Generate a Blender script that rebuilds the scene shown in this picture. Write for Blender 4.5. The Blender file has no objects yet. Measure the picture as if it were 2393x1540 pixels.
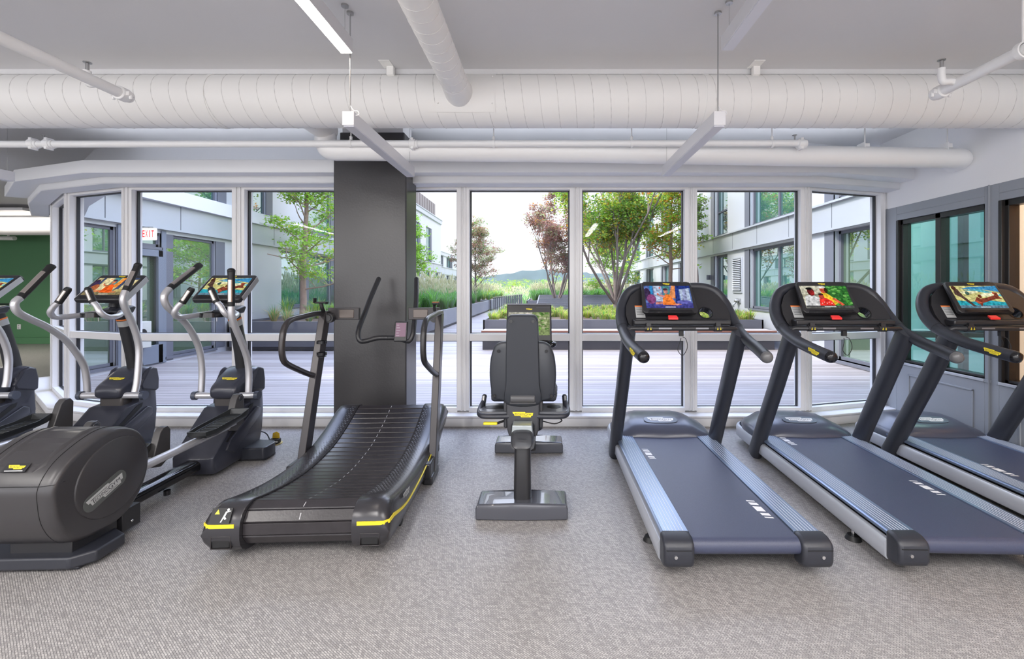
import bpy, math, random
from mathutils import Vector, Matrix
S = bpy.context.scene
COL = S.collection
PI = math.pi
# ------------------------------------------------------------------ camera model (metres; camera at x=0,y=0, looking along +Y)
F, CX, CY, CH = 1065.0, 1277.0, 675.0, 1.40
def W3(px, py, Y):                       # a measured photo point at a known distance
    return Vector(((px-CX)*Y/F, Y, CH-(py-CY)*Y/F))
def YZ(px, py, X):                       # a measured photo point on a plane of known X
    Y = X*F/(px-CX); return Vector((X, Y, CH-(py-CY)*Y/F))

# ------------------------------------------------------------------ materials
MATS = {}
def new_mat(name):
    m = bpy.data.materials.new(name); m.use_nodes = True
    nt = m.node_tree; nt.nodes.clear()
    out = nt.nodes.new('ShaderNodeOutputMaterial')
    return m, nt, out
def pm(name, col, rough=.5, metal=0.0, noise=0.0, nscale=40, bump=0.0, bscale=200, spec=.5, coat=0.0):
    if name in MATS: return MATS[name]
    m, nt, out = new_mat(name)
    b = nt.nodes.new('ShaderNodeBsdfPrincipled')
    b.inputs['Base Color'].default_value = (*col, 1); b.inputs['Roughness'].default_value = rough
    b.inputs['Metallic'].default_value = metal; b.inputs['Specular IOR Level'].default_value = spec
    b.inputs['Coat Weight'].default_value = coat
    nt.links.new(b.outputs[0], out.inputs[0])
    if noise or bump:
        tc = nt.nodes.new('ShaderNodeTexCoord')
    if noise:
        n = nt.nodes.new('ShaderNodeTexNoise'); n.inputs['Scale'].default_value = nscale; n.inputs['Detail'].default_value = 3
        nt.links.new(tc.outputs['Object'], n.inputs['Vector'])
        r = nt.nodes.new('ShaderNodeMapRange'); r.inputs[3].default_value = 1-noise; r.inputs[4].default_value = 1+noise
        nt.links.new(n.outputs['Fac'], r.inputs[0])
        mx = nt.nodes.new('ShaderNodeVectorMath'); mx.operation = 'SCALE'; mx.inputs[0].default_value = col
        nt.links.new(r.outputs[0], mx.inputs['Scale']); nt.links.new(mx.outputs[0], b.inputs['Base Color'])
    if bump:
        n2 = nt.nodes.new('ShaderNodeTexNoise'); n2.inputs['Scale'].default_value = bscale
        nt.links.new(tc.outputs['Object'], n2.inputs['Vector'])
        bp = nt.nodes.new('ShaderNodeBump'); bp.inputs['Strength'].default_value = bump; bp.inputs['Distance'].default_value = .002
        nt.links.new(n2.outputs['Fac'], bp.inputs['Height']); nt.links.new(bp.outputs[0], b.inputs['Normal'])
    MATS[name] = m; return m
def em(name, col, strength=1.0):
    if name in MATS: return MATS[name]
    m, nt, out = new_mat(name)
    e = nt.nodes.new('ShaderNodeEmission'); e.inputs[0].default_value = (*col, 1); e.inputs[1].default_value = strength
    nt.links.new(e.outputs[0], out.inputs[0]); MATS[name] = m; return m
def pic(col):                            # a colour shown by a lit screen, slightly mottled like a photograph
    nm = 'screen_%.3f_%.3f_%.3f' % tuple(col)
    if nm in MATS: return MATS[nm]
    m = em(nm, col, .5); nt = m.node_tree; e = [n for n in nt.nodes if n.type == 'EMISSION'][0]
    tc = nt.nodes.new('ShaderNodeTexCoord'); n = nt.nodes.new('ShaderNodeTexNoise'); n.inputs['Scale'].default_value = 55; n.inputs['Detail'].default_value = 4
    r = nt.nodes.new('ShaderNodeMapRange'); r.inputs[1].default_value = .3; r.inputs[2].default_value = .7; r.inputs[3].default_value = .22; r.inputs[4].default_value = .72
    nt.links.new(tc.outputs['Object'], n.inputs['Vector']); nt.links.new(n.outputs['Fac'], r.inputs[0]); nt.links.new(r.outputs[0], e.inputs[1])
    return m
def leafmat(name, col):
    if name in MATS: return MATS[name]
    m, nt, out = new_mat(name)
    d = nt.nodes.new('ShaderNodeBsdfDiffuse'); t = nt.nodes.new('ShaderNodeBsdfTranslucent'); mx = nt.nodes.new('ShaderNodeMixShader')
    d.inputs[0].default_value = (*col, 1); t.inputs[0].default_value = (min(1, col[0]*1.25), min(1, col[1]*1.3), col[2]*.8, 1); mx.inputs[0].default_value = .45
    nt.links.new(d.outputs[0], mx.inputs[1]); nt.links.new(t.outputs[0], mx.inputs[2]); nt.links.new(mx.outputs[0], out.inputs[0])
    MATS[name] = m; return m
def glassmat(name, tint=(1, 1, 1), refl=.06):
    if name in MATS: return MATS[name]
    m, nt, out = new_mat(name)
    t = nt.nodes.new('ShaderNodeBsdfTransparent'); t.inputs[0].default_value = (*tint, 1)
    g = nt.nodes.new('ShaderNodeBsdfGlossy'); g.inputs['Roughness'].default_value = 0.0
    ge = nt.nodes.new('ShaderNodeNewGeometry'); dt = nt.nodes.new('ShaderNodeVectorMath'); dt.operation = 'DOT_PRODUCT'
    nt.links.new(ge.outputs['Incoming'], dt.inputs[0]); nt.links.new(ge.outputs['Normal'], dt.inputs[1])
    def mth(op, a, b):
        q = nt.nodes.new('ShaderNodeMath'); q.operation = op
        for i, v in enumerate((a, b)):
            if v is None: continue
            if isinstance(v, (int, float)): q.inputs[i].default_value = v
            else: nt.links.new(v, q.inputs[i])
        return q.outputs[0]
    f5 = mth('POWER', mth('SUBTRACT', 1.0, mth('ABSOLUTE', dt.outputs['Value'], None)), 5.0)
    cl = nt.nodes.new('ShaderNodeClamp'); nt.links.new(mth('ADD', mth('MULTIPLY', f5, .5), refl), cl.inputs[0])
    mx = nt.nodes.new('ShaderNodeMixShader')
    nt.links.new(cl.outputs[0], mx.inputs[0])
    nt.links.new(t.outputs[0], mx.inputs[1]); nt.links.new(g.outputs[0], mx.inputs[2]); nt.links.new(mx.outputs[0], out.inputs[0])
    MATS[name] = m; return m
def facade_glass(name, col, refl=.55):
    if name in MATS: return MATS[name]
    m, nt, out = new_mat(name)
    d = nt.nodes.new('ShaderNodeBsdfDiffuse'); d.inputs[0].default_value = (*col, 1)
    g = nt.nodes.new('ShaderNodeBsdfGlossy'); g.inputs['Roughness'].default_value = 0.01; g.inputs[0].default_value = (.85, .97, .95, 1)
    mx = nt.nodes.new('ShaderNodeMixShader'); mx.inputs[0].default_value = refl
    nt.links.new(d.outputs[0], mx.inputs[1]); nt.links.new(g.outputs[0], mx.inputs[2]); nt.links.new(mx.outputs[0], out.inputs[0])
    MATS[name] = m; return m

# ------------------------------------------------------------------ mesh builder
def catmull(pts, n=8, closed=False):
    pts = [Vector(p) for p in pts]
    if len(pts) < 3: return pts
    out = []
    N = len(pts)
    rng = range(N) if closed else range(N-1)
    for i in rng:
        if closed: p0, p1, p2, p3 = pts[(i-1) % N], pts[i], pts[(i+1) % N], pts[(i+2) % N]
        else: p0, p1, p2, p3 = pts[max(i-1, 0)], pts[i], pts[i+1], pts[min(i+2, N-1)]
        for k in range(n):
            t = k/n
            out.append(.5*((2*p1)+(-p0+p2)*t+(2*p0-5*p1+4*p2-p3)*t*t+(-p0+3*p1-3*p2+p3)*t**3))
    if not closed: out.append(pts[-1])
    return out
class MB:
    def __init__(s): s.v = []; s.f = []; s.m = []; s.M = Matrix.Identity(4)
    def add(s, vs, fs, mi=0):
        o = len(s.v); s.v += [tuple(s.M @ Vector(p)) for p in vs]
        s.f += [tuple(o+i for i in f) for f in fs]; s.m += [mi]*len(fs); return s
    def box(s, x0, x1, y0, y1, z0, z1, mi=0):
        vs = [(x, y, z) for z in (z0, z1) for y in (y0, y1) for x in (x0, x1)]
        return s.add(vs, [(0, 2, 3, 1), (4, 5, 7, 6), (0, 1, 5, 4), (2, 6, 7, 3), (0, 4, 6, 2), (1, 3, 7, 5)], mi)
    def cbox(s, c, sz, mi=0):
        return s.box(c[0]-sz[0]/2, c[0]+sz[0]/2, c[1]-sz[1]/2, c[1]+sz[1]/2, c[2]-sz[2]/2, c[2]+sz[2]/2, mi)
    def tube(s, path, r, seg=12, mi=0, caps=True, sq=None, up=(0, 0, 1)):
        path = [Vector(p) for p in path]; n = len(path)
        rs = r if isinstance(r, (list, tuple)) else [r]*n
        if len(rs) != n: rs = [rs[min(int(i*len(rs)/n), len(rs)-1)] for i in range(n)]
        t0 = (path[1]-path[0]).normalized(); u = Vector(up)
        if abs(t0.dot(u)) > .95: u = Vector((1, 0, 0))
        nrm = (u-t0*u.dot(t0)).normalized(); vs = []
        for i in range(n):
            if i == 0: t = t0
            elif i == n-1: t = (path[-1]-path[-2]).normalized()
            else:
                t = (path[i+1]-path[i]).normalized()+(path[i]-path[i-1]).normalized()
                t = t.normalized() if t.length > 1e-6 else t0
            nrm = (nrm-t*nrm.dot(t)).normalized(); b = t.cross(nrm)
            for k in range(seg):
                a = 2*PI*k/seg + (PI/4 if seg == 4 else 0)
                ca, sa = math.cos(a), math.sin(a)
                if sq: q = (abs(ca)**sq[2]+abs(sa)**sq[2])**(-1/sq[2]); ca, sa = ca*q*sq[0], sa*q*sq[1]
                vs.append(path[i]+(nrm*ca+b*sa)*rs[i])
        fs = [(i*seg+k, i*seg+(k+1) % seg, (i+1)*seg+(k+1) % seg, (i+1)*seg+k) for i in range(n-1) for k in range(seg)]
        if caps: fs += [tuple(range(seg-1, -1, -1)), tuple((n-1)*seg+k for k in range(seg))]
        return s.add(vs, fs, mi)
    def cyl(s, c, r, h, axis='z', seg=20, mi=0, r2=None):
        c = Vector(c); d = {'x': Vector((1, 0, 0)), 'y': Vector((0, 1, 0)), 'z': Vector((0, 0, 1))}[axis]
        return s.tube([c-d*h/2, c+d*h/2], [r, r if r2 is None else r2], seg, mi, up=(0, 1, 0) if axis == 'z' else (0, 0, 1))
    def ring(s, c, r0, r1, h, seg=24, mi=0, axis='z'):
        vs = []
        for (r, z) in ((r0, -h/2), (r1, -h/2), (r1, h/2), (r0, h/2)):
            for k in range(seg):
                a = 2*PI*k/seg; p = (r*math.cos(a), r*math.sin(a), z)
                if axis == 'x': p = (p[2], p[0], p[1])
                if axis == 'y': p = (p[0], p[2], p[1])
                vs.append((c[0]+p[0], c[1]+p[1], c[2]+p[2]))
        fs = [(j*seg+k, j*seg+(k+1) % seg, ((j+1) % 4)*seg+(k+1) % seg, ((j+1) % 4)*seg+k) for j in range(4) for k in range(seg)]
        return s.add(vs, fs, mi)
    def sphere(s, c, r, mi=0, seg=14, rings=8, sc=(1, 1, 1)):
        vs = [(c[0], c[1], c[2]-r*sc[2])]
        for i in range(1, rings):
            a = PI*i/rings
            for k in range(seg):
                b = 2*PI*k/seg; vs.append((c[0]+r*sc[0]*math.sin(a)*math.cos(b), c[1]+r*sc[1]*math.sin(a)*math.sin(b), c[2]-r*sc[2]*math.cos(a)))
        vs.append((c[0], c[1], c[2]+r*sc[2])); L = len(vs)-1
        fs = [(0, 1+(k+1) % seg, 1+k) for k in range(seg)]
        fs += [(1+i*seg+k, 1+i*seg+(k+1) % seg, 1+(i+1)*seg+(k+1) % seg, 1+(i+1)*seg+k) for i in range(rings-2) for k in range(seg)]
        fs += [(L, 1+(rings-2)*seg+k, 1+(rings-2)*seg+(k+1) % seg) for k in range(seg)]
        return s.add(vs, fs, mi)
    def prism(s, prof, axis, a0, a1, mi=0):      # profile of 2-D points, extruded along an axis
        n = len(prof); vs = []
        for a in (a0, a1):
            for (p, q) in prof:
                vs.append({'x': (a, p, q), 'y': (p, a, q), 'z': (p, q, a)}[axis])
        fs = [(k, (k+1) % n, n+(k+1) % n, n+k) for k in range(n)]
        fs += [tuple(range(n-1, -1, -1)), tuple(range(n, 2*n))]
        return s.add(vs, fs, mi)
    def loft(s, rings, mi=0, caps=True, closed=True):
        n = len(rings[0]); vs = [p for r in rings for p in r]
        kk = n if closed else n-1
        fs = [(i*n+k, i*n+(k+1) % n, (i+1)*n+(k+1) % n, (i+1)*n+k) for i in range(len(rings)-1) for k in range(kk)]
        if caps: fs += [tuple(range(n-1, -1, -1)), tuple((len(rings)-1)*n+k for k in range(n))]
        return s.add(vs, fs, mi)
    def poly(s, pts, mi=0): return s.add(pts, [tuple(range(len(pts)))], mi)
    def build(s, name, mats, parent=None, smooth=40, bevel=0, seg=2, label=None, fix=True):
        me = bpy.data.meshes.new(name); me.from_pydata(s.v, [], s.f)
        if not isinstance(mats, (list, tuple)): mats = [mats]
        for m in mats: me.materials.append(m)
        me.polygons.foreach_set('material_index', s.m)
        if fix:
            import bmesh
            bm = bmesh.new(); bm.from_mesh(me); bmesh.ops.recalc_face_normals(bm, faces=bm.faces[:]); bm.to_mesh(me); bm.free()
        if smooth:
            me.polygons.foreach_set('use_smooth', [True]*len(me.polygons)); me.set_sharp_from_angle(angle=math.radians(smooth))
        me.update()
        o = bpy.data.objects.new(name, me); COL.objects.link(o)
        if parent: o.parent = parent
        if bevel:
            b = o.modifiers.new('bevel', 'BEVEL'); b.width = bevel; b.segments = seg; b.limit_method = 'ANGLE'; b.angle_limit = math.radians(38)
            b.use_clamp_overlap = True
        if label: o['label'] = label
        return o
def thing(name, label, cat, loc=(0, 0, 0), rz=0, group=None, kind=None):
    o = bpy.data.objects.new(name, None); COL.objects.link(o); o.empty_display_size = .1
    o.location = loc; o.rotation_euler = (0, 0, rz); tag(o, label, cat, group, kind); return o
def tag(o, label, cat, group=None, kind=None):
    o['label'] = label; o['category'] = cat
    if group: o['group'] = group
    if kind: o['kind'] = kind
    return o
def struct(o, label=None, cat=None):
    o['kind'] = 'structure'
    if label: o['label'] = label
    if cat: o['category'] = cat
    return o
def copy_tree(o, parent=None, skip=()):
    c = o.copy(); COL.objects.link(c); c.parent = parent
    for ch in list(o.children):
        if ch.name.split('.')[0] in skip: continue
        copy_tree(ch, c, skip)
    return c
def to_local(loc, rz):
    M = (Matrix.Translation(Vector(loc)) @ Matrix.Rotation(rz, 4, 'Z')).inverted()
    return lambda p: M @ Vector(p)
def frame(o, x, y, n=None):              # matrix with origin o, x and y axes
    x = Vector(x).normalized(); y = Vector(y); y = (y-x*y.dot(x)).normalized(); z = x.cross(y)
    return Matrix((( x[0], y[0], z[0], o[0]), (x[1], y[1], z[1], o[1]), (x[2], y[2], z[2], o[2]), (0, 0, 0, 1)))

# ------------------------------------------------------------------ lettering
_T = {}
def text_mesh(body, bold=0):
    key = body; body = body.strip()
    if key not in _T:
        c = bpy.data.curves.new('lettering', 'FONT'); c.body = body; c.offset = .03 if key != body else 0; c.size = 1; c.resolution_u = 2
        o = bpy.data.objects.new('lettering', c); COL.objects.link(o)
        me = bpy.data.meshes.new_from_object(o.evaluated_get(bpy.context.evaluated_depsgraph_get()))
        vs = [tuple(v.co) for v in me.vertices]; fs = [tuple(p.vertices) for p in me.polygons]
        COL.objects.unlink(o); bpy.data.objects.remove(o); bpy.data.curves.remove(c); bpy.data.meshes.remove(me)
        _T[key] = (vs, fs)
    return _T[key]
def letters(mb, body, x, y, w, h, z=0, mi=0, slant=0):
    vs, fs = text_mesh(body)
    x0 = min(v[0] for v in vs); x1 = max(v[0] for v in vs); y0 = min(v[1] for v in vs); y1 = max(v[1] for v in vs)
    mb.add([(x+(v[0]-x0)/(x1-x0)*w+slant*(v[1]-y0)/(y1-y0)*h, y+(v[1]-y0)/(y1-y0)*h, z) for v in vs], fs, mi)
LOGO = [(0, .26), (.60, .26), (.63, .215), (1, .215), (.965, .07), (.90, .07), (.885, 0), (.42, 0), (.38, .07), (.10, .07), (.075, .165), (.03, .165)]
def logo(mb, M, w, plate=0, ink=1, d=.0012):      # maker's ribbon mark, origin at its centre
    old = mb.M; mb.M = old @ M @ Matrix.Scale(w, 4) @ Matrix.Translation((-.5, -.13, 0))
    t = d/w
    mb.prism(LOGO, 'z', 0, t, plate)
    z = t*1.35
    letters(mb, 'T', .10, .085, .11, .125, z, ink); letters(mb, 'ECHNO', .19, .085, .36, .085, z, ink)
    letters(mb, 'G', .56, .065, .12, .125, z, ink); letters(mb, 'YM', .68, .085, .22, .085, z, ink)
    mb.poly([(.20, .195, z), (.55, .195, z), (.55, .207, z), (.20, .207, z)], ink)
    mb.poly([(.45, .03, z), (.80, .03, z), (.80, .042, z), (.45, .042, z)], ink)
    mb.M = old

# ------------------------------------------------------------------ shared materials
dark   = pm('dark_plastic', (.025, .027, .036), .36, bump=.25, bscale=900)
darker = pm('black_plastic', (.022, .022, .025), .34)
black  = pm('black_matte', (.008, .008, .009), .55)
gloss  = pm('black_gloss', (.01, .01, .012), .12)
warmdk = pm('brown_black_metal', (.042, .038, .040), .30, .3)
silver = pm('silver_tube', (.56, .56, .59), .33, .55)
chrome = pm('chrome', (.75, .75, .76), .12, 1)
brush  = pm('brushed_steel_grip', (.55, .50, .46), .25, .9)
yellow = pm('yellow_label', (.80, .66, .03), .45)
white  = pm('white_label', (.80, .80, .81), .45)
ink    = pm('dark_ink', (.03, .03, .035), .5)
orange = pm('orange_label', (.85, .22, .04), .5)
red    = pm('red_button', (.85, .03, .03), .35)
greyl  = pm('grey_label', (.42, .43, .43), .5)
rubber = pm('rubber', (.03, .03, .034), .6, bump=.4, bscale=500)
framew = pm('white_aluminium', (.80, .795, .80), .38)
paintw = pm('white_paint', (.82, .82, .83), .6)
steel  = pm('steel', (.45, .45, .45), .35, .9)
# ================================================================== THE ROOM
def floor_material():
    m, nt, out = new_mat('woven_vinyl'); N = nt.nodes.new; L = nt.links.new
    tc = N('ShaderNodeTexCoord')
    mp = N('ShaderNodeMapping'); mp.inputs['Rotation'].default_value = (0, 0, math.radians(38)); L(tc.outputs['Object'], mp.inputs[0])
    br = N('ShaderNodeTexBrick'); br.offset = .5; br.inputs['Scale'].default_value = 34
    br.inputs['Color1'].default_value = (.50, .478, .465, 1); br.inputs['Color2'].default_value = (.305, .29, .285, 1); br.inputs['Mortar'].default_value = (.16, .155, .16, 1)
    br.inputs['Mortar Size'].default_value = .035; br.inputs['Mortar Smooth'].default_value = .4; br.inputs['Brick Width'].default_value = .62; br.inputs['Row Height'].default_value = .26
    L(mp.outputs[0], br.inputs['Vector'])
    n = N('ShaderNodeTexNoise'); n.inputs['Scale'].default_value = 260; n.inputs['Detail'].default_value = 2; L(tc.outputs['Object'], n.inputs['Vector'])
    n2 = N('ShaderNodeTexNoise'); n2.inputs['Scale'].default_value = .9; L(tc.outputs['Object'], n2.inputs['Vector'])
    r = N('ShaderNodeMapRange'); r.inputs[1].default_value = .3; r.inputs[2].default_value = .7; r.inputs[3].default_value = .55; r.inputs[4].default_value = 1.25; L(n.outputs['Fac'], r.inputs[0])
    mx = N('ShaderNodeVectorMath'); mx.operation = 'SCALE'; L(br.outputs['Color'], mx.inputs[0]); L(r.outputs[0], mx.inputs['Scale'])
    b = N('ShaderNodeBsdfPrincipled'); b.inputs['Roughness'].default_value = .42; b.inputs['Specular IOR Level'].default_value = .45
    L(mx.outputs[0], b.inputs['Base Color'])
    bp = N('ShaderNodeBump'); bp.inputs['Strength'].default_value = .5; bp.inputs['Distance'].default_value = .0015
    L(br.outputs['Fac'], bp.inputs['Height']); bp.invert = True; L(bp.outputs[0], b.inputs['Normal'])
    L(b.outputs[0], out.inputs[0]); return m
ceil_m = pm('ceiling_paint', (.70, .70, .715), .7, noise=.02, nscale=2)
wallw  = pm('wall_paint', (.88, .88, .89), .6)
greyw  = pm('grey_panel_paint', (.31, .33, .365), .38)
green  = pm('green_paint', (.09, .24, .115), .55)
black_frame = pm('black_window_frame', (.02, .018, .018), .35)
clear  = glassmat('clear_glass', (.985, .993, .99), .005)
gasket = pm('black_gasket', (.02, .02, .025), .4)

# plan of the window wall (interior faces of the mullions), left to right
WP = [(-7.30, 6.72), (-6.30, 5.80), (-5.36, 5.08), (-4.40, 4.76), (-3.216, 4.75), (-2.03, 4.75), (-.87, 4.75), (.308, 4.75), (1.507, 4.75), (2.716, 4.75), (3.75, 5.04)]
HEAD, SILL, TR0, TR1 = 2.50, .13, .855, .93
# floor
fb = MB(); fb.poly([(-17, -4.5, 0), (3.76, -4.5, 0), (3.76, 5.3, 0), (2.716, 5.0, 0), (-4.40, 5.0, 0), (-5.36, 5.3, 0), (-6.4, 6.0, 0), (-7.4, 6.9, 0), (-7.4, 11.7, 0), (-17, 11.7, 0)])
struct(fb.build('floor', floor_material(), smooth=0), 'grey beige woven vinyl floor of the gym', 'floor')
# ceiling slab following the glass line
CZ = 3.02
cb = MB(); cb.prism([(-17, -4.5), (3.9, -4.5), (3.9, 5.4), (2.72, 5.12), (-4.42, 5.12), (-5.3, 5.45), (-6.15, 6.15), (-7.1, 7.0), (-7.2, 11.9), (-17, 11.9)], 'z', CZ, 3.3)
struct(cb.build('ceiling', ceil_m, smooth=0), 'white painted ceiling slab', 'ceiling')
mw = MB()
mw.box(-17, 3.9, 3.36, 3.40, CZ-.035, CZ+.01); 
struct(mw.build('trim_1', ceil_m, smooth=0), 'shallow white step across the ceiling above the round duct', 'ceiling step')
# upper storeys of this building (keeps the sun off the room)
ub = MB(); ub.box(-17, 9, -5.0, 5.0, 3.3, 7.6)
struct(ub.build('wall_upper', pm('facade_white', (.72, .73, .76), .35, noise=.05, nscale=3), smooth=0), 'upper storey wall above the gym', 'wall')
# window panels
def between(a, b, t): return (a[0]+(b[0]-a[0])*t, a[1]+(b[1]-a[1])*t)
def wall_box(mb, a, b, d0, d1, z0, z1, t0=0., t1=1., mi=0, o0=0, o1=0):
    ax, ay = a; bx, by = b; L = math.hypot(bx-ax, by-ay); ux, uy = (bx-ax)/L, (by-ay)/L; nx, ny = -uy, ux   # n points outdoors (+Y)
    p0 = (ax+ux*(L*t0+o0), ay+uy*(L*t0+o0)); p1 = (ax+ux*(L*t1+o1), ay+uy*(L*t1+o1))
    vs = []
    for z in (z0, z1):
        for (p, d) in ((p0, d0), (p1, d0), (p1, d1), (p0, d1)): vs.append((p[0]+nx*d, p[1]+ny*d, z))
    mb.add(vs, [(0, 3, 2, 1), (4, 5, 6, 7), (0, 1, 5, 4), (1, 2, 6, 5), (2, 3, 7, 6), (3, 0, 4, 7)], mi)
wl = ['nearly edge-on window panel at the far left, beside the green room', 'narrow tall window panel beside the green room opening', 'angled window panel behind the second elliptical, leftmost wide pane', 'tall window showing the exit sign outside', 'tall window left of the dark pillar with the birch outside', 'window right of the dark pillar, half hidden by it',
      'tall window behind the recumbent bike', 'tall window showing the big maple tree', 'tall window behind the first treadmill handrail with the far facade', 'angled window panel next to the grey panelled wall']
wi = 0
for i in range(len(WP)-1):
    a, b = WP[i], WP[i+1]
    if i == 4: pass
    wi += 1
    root = thing('window_%d' % wi, wl[i] if i < 5 else (wl[i] if i < len(wl) else ''), 'window', kind='structure')
    mu = MB()
    for (o0, o1, t) in ((0, .066, 0), (-.066, 0, 1)):
        wall_box(mu, a, b, 0, .13, SILL, HEAD, t, t, 0, o0, o1)
        wall_box(mu, a, b, -.012, .0, SILL, HEAD, t, t, 0, (o0*.35 if t else .012), (-.012 if t else o1*.5))
    mu.build('mullion', framew, root, bevel=.004)
    he = MB(); wall_box(he, a, b, .0, .13, 2.435, HEAD, 0, 1, 0, .06, -.06); he.build('head_frame', framew, root, bevel=.004)
    bo = MB(); wall_box(bo, a, b, .0, .13, SILL-.03, SILL+.03, 0, 1, 0, .06, -.06); bo.build('bottom_frame', framew, root, bevel=.004)
    tr = MB(); wall_box(tr, a, b, .01, .13, TR0, TR1, 0, 1, 0, .06, -.06); tr.build('transom', framew, root, bevel=.004)
    ga = MB()
    for (z0, z1) in ((SILL+.03, TR0), (TR1, 2.435)):
        wall_box(ga, a, b, .06, .09, z0, z1, 0, 0, 0, .066, .078); wall_box(ga, a, b, .06, .09, z0, z1, 1, 1, 0, -.078, -.066)
        wall_box(ga, a, b, .06, .09, z1-.010, z1, 0, 1, 0, .066, -.066); wall_box(ga, a, b, .06, .09, z0, z0+.006, 0, 1, 0, .066, -.066)
    ga.build('gasket', gasket, root, smooth=0)
    for (z0, z1) in ((SILL+.03, TR0), (TR1, 2.435)):
        g = MB(); wall_box(g, a, b, .074, .076, z0, z1, 0, 1, 0, .066, -.066); g.v = g.v[:]
        g.build('pane', clear, root, smooth=0)
# swept profiles following the window wall: sill curb, shade pockets, wall above
def offset_path(d):
    out = []
    for i, p in enumerate(WP):
        n = Vector((0, 0))
        for (a, b) in ((WP[i-1], p) if i else None, (p, WP[i+1]) if i < len(WP)-1 else None) if 0 < i < len(WP)-1 else ([(p, WP[i+1])] if i == 0 else [(WP[i-1], p)]):
            v = Vector((b[0]-a[0], b[1]-a[1])).normalized(); n += Vector((-v.y, v.x))
        n.normalize(); out.append((p[0]+n.x*d, p[1]+n.y*d))
    return out
def sweep(prof, mb, skip=0, mi=0, lo=0, hi=99):
    rings = []
    paths = [offset_path(d) for (d, z) in prof]
    for i in range(lo, min(len(WP), hi)):
        rings.append([(paths[k][i][0], paths[k][i][1], prof[k][1]) for k in range(len(prof))])
    mb.loft(rings, mi)
s_ = MB(); sweep([(-.13, 0), (-.135, .012), (-.13, .085), (-.145, .095), (-.145, .112), (.14, .118), (.14, -.05)], s_)
struct(s_.build('trim_2', framew, bevel=.004), 'low white sill curb running along the foot of the windows', 'window sill')
s_ = MB(); sweep([(-.20, 2.455), (-.20, 2.555), (.12, 2.555), (.12, 2.50), (-.02, 2.49), (-.02, 2.455)], s_)
struct(s_.build('trim_3', pm('pocket_grey', (.72, .73, .75), .5), bevel=.012), 'lower shade pocket along the window heads', 'shade pocket')
s_ = MB(); sweep([(-.385, 2.515), (-.385, 2.64), (-.34, 2.64), (-.34, 2.53), (.1, 2.57), (.1, 2.545), (-.30, 2.515)], s_, lo=1)
struct(s_.build('trim_4', pm('pocket_white', (.80, .81, .83), .5), bevel=.006), 'upper white box strip following the bend of the windows', 'ceiling strip')
s_ = MB(); sweep([(.10, 2.50), (.10, 2.58), (.24, 2.60), (.24, CZ+.01), (.34, CZ+.01), (.34, 2.50)], s_)
struct(s_.build('wall_front', pm('wall_high', (.66, .67, .70), .6)), 'wall strip between the window heads and the ceiling', 'wall')

# pillar
pc = pm('pillar_paint', (.060, .058, .061), .28, noise=.06, nscale=5, bump=.3, bscale=60)
p = MB(); p.box(-2.03, -1.335, 4.34, 4.68, 0, 2.66)
p.box(-1.98, -1.36, 4.36, 4.66, 2.66, 2.90)
struct(p.build('pillar', pc, bevel=.012), 'dark grey square pillar in front of the windows', 'pillar')
p = MB(); p.box(-1.96, -1.38, 4.38, 4.66, 2.90, CZ+.01)
struct(p.build('trim_5', paintw), 'white cap between the dark pillar and the ceiling', 'pillar cap')

# right wall: grey panelling with interior windows, white bulkhead over
XR = 3.75
r_ = MB(); r_.box(XR, XR+.14, -4.5, 5.12, 2.28, CZ+.01); r_.box(XR-.004, XR, -4.5, 5.0, 2.275, 2.285)
struct(r_.build('wall_right_upper', wallw, smooth=0), 'white bulkhead above the grey panelling', 'wall')
r_ = MB(); OPS = [(3.90, 4.88), (2.35, 3.775), (.6, 2.2), (-1.2, .45), (-3.5, -1.4)]
ys = [5.12]
for (y0, y1) in OPS: ys += [y1, y0]
ys.append(-4.5)
for k in range(0, len(ys)-1, 2): r_.box(XR, XR+.12, ys[k+1], ys[k], 0, 2.28)
for (y0, y1) in OPS: r_.box(XR, XR+.12, y0, y1, 0, .63); r_.box(XR, XR+.12, y0, y1, 2.13, 2.28)
# raised trims
for (y0, y1) in OPS:
    for (a0, a1, z0, z1) in ((y0+.10, y1-.16, .50, .515), (y0+.10, y1-.16, .12, .135), (y0+.10, y0+.115, .12, .515), (y1-.175, y1-.16, .12, .515)):
        r_.box(XR-.008, XR+.01, a0, a1, z0, z1)
    r_.box(XR-.006, XR+.01, y0-.06, y1+.02, .60, .63); r_.box(XR-.004, XR+.01, y0, y1, 2.19, 2.197)
    r_.box(XR-.016, XR+.01, y0-.05, y0-.044, 0, 2.28)
struct(r_.build('wall_right', greyw, bevel=.003), 'blue grey panelled wall with black framed interior windows', 'wall')
r_ = MB(); r_.box(XR-.03, XR+.02, -4.5, 4.9, 0, .10)
struct(r_.build('baseboard_right', greyw, bevel=.004), 'blue grey baseboard of the panelled wall', 'baseboard')
tg = glassmat('tinted_interior_glass', (.72, .90, .85), .10)
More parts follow.
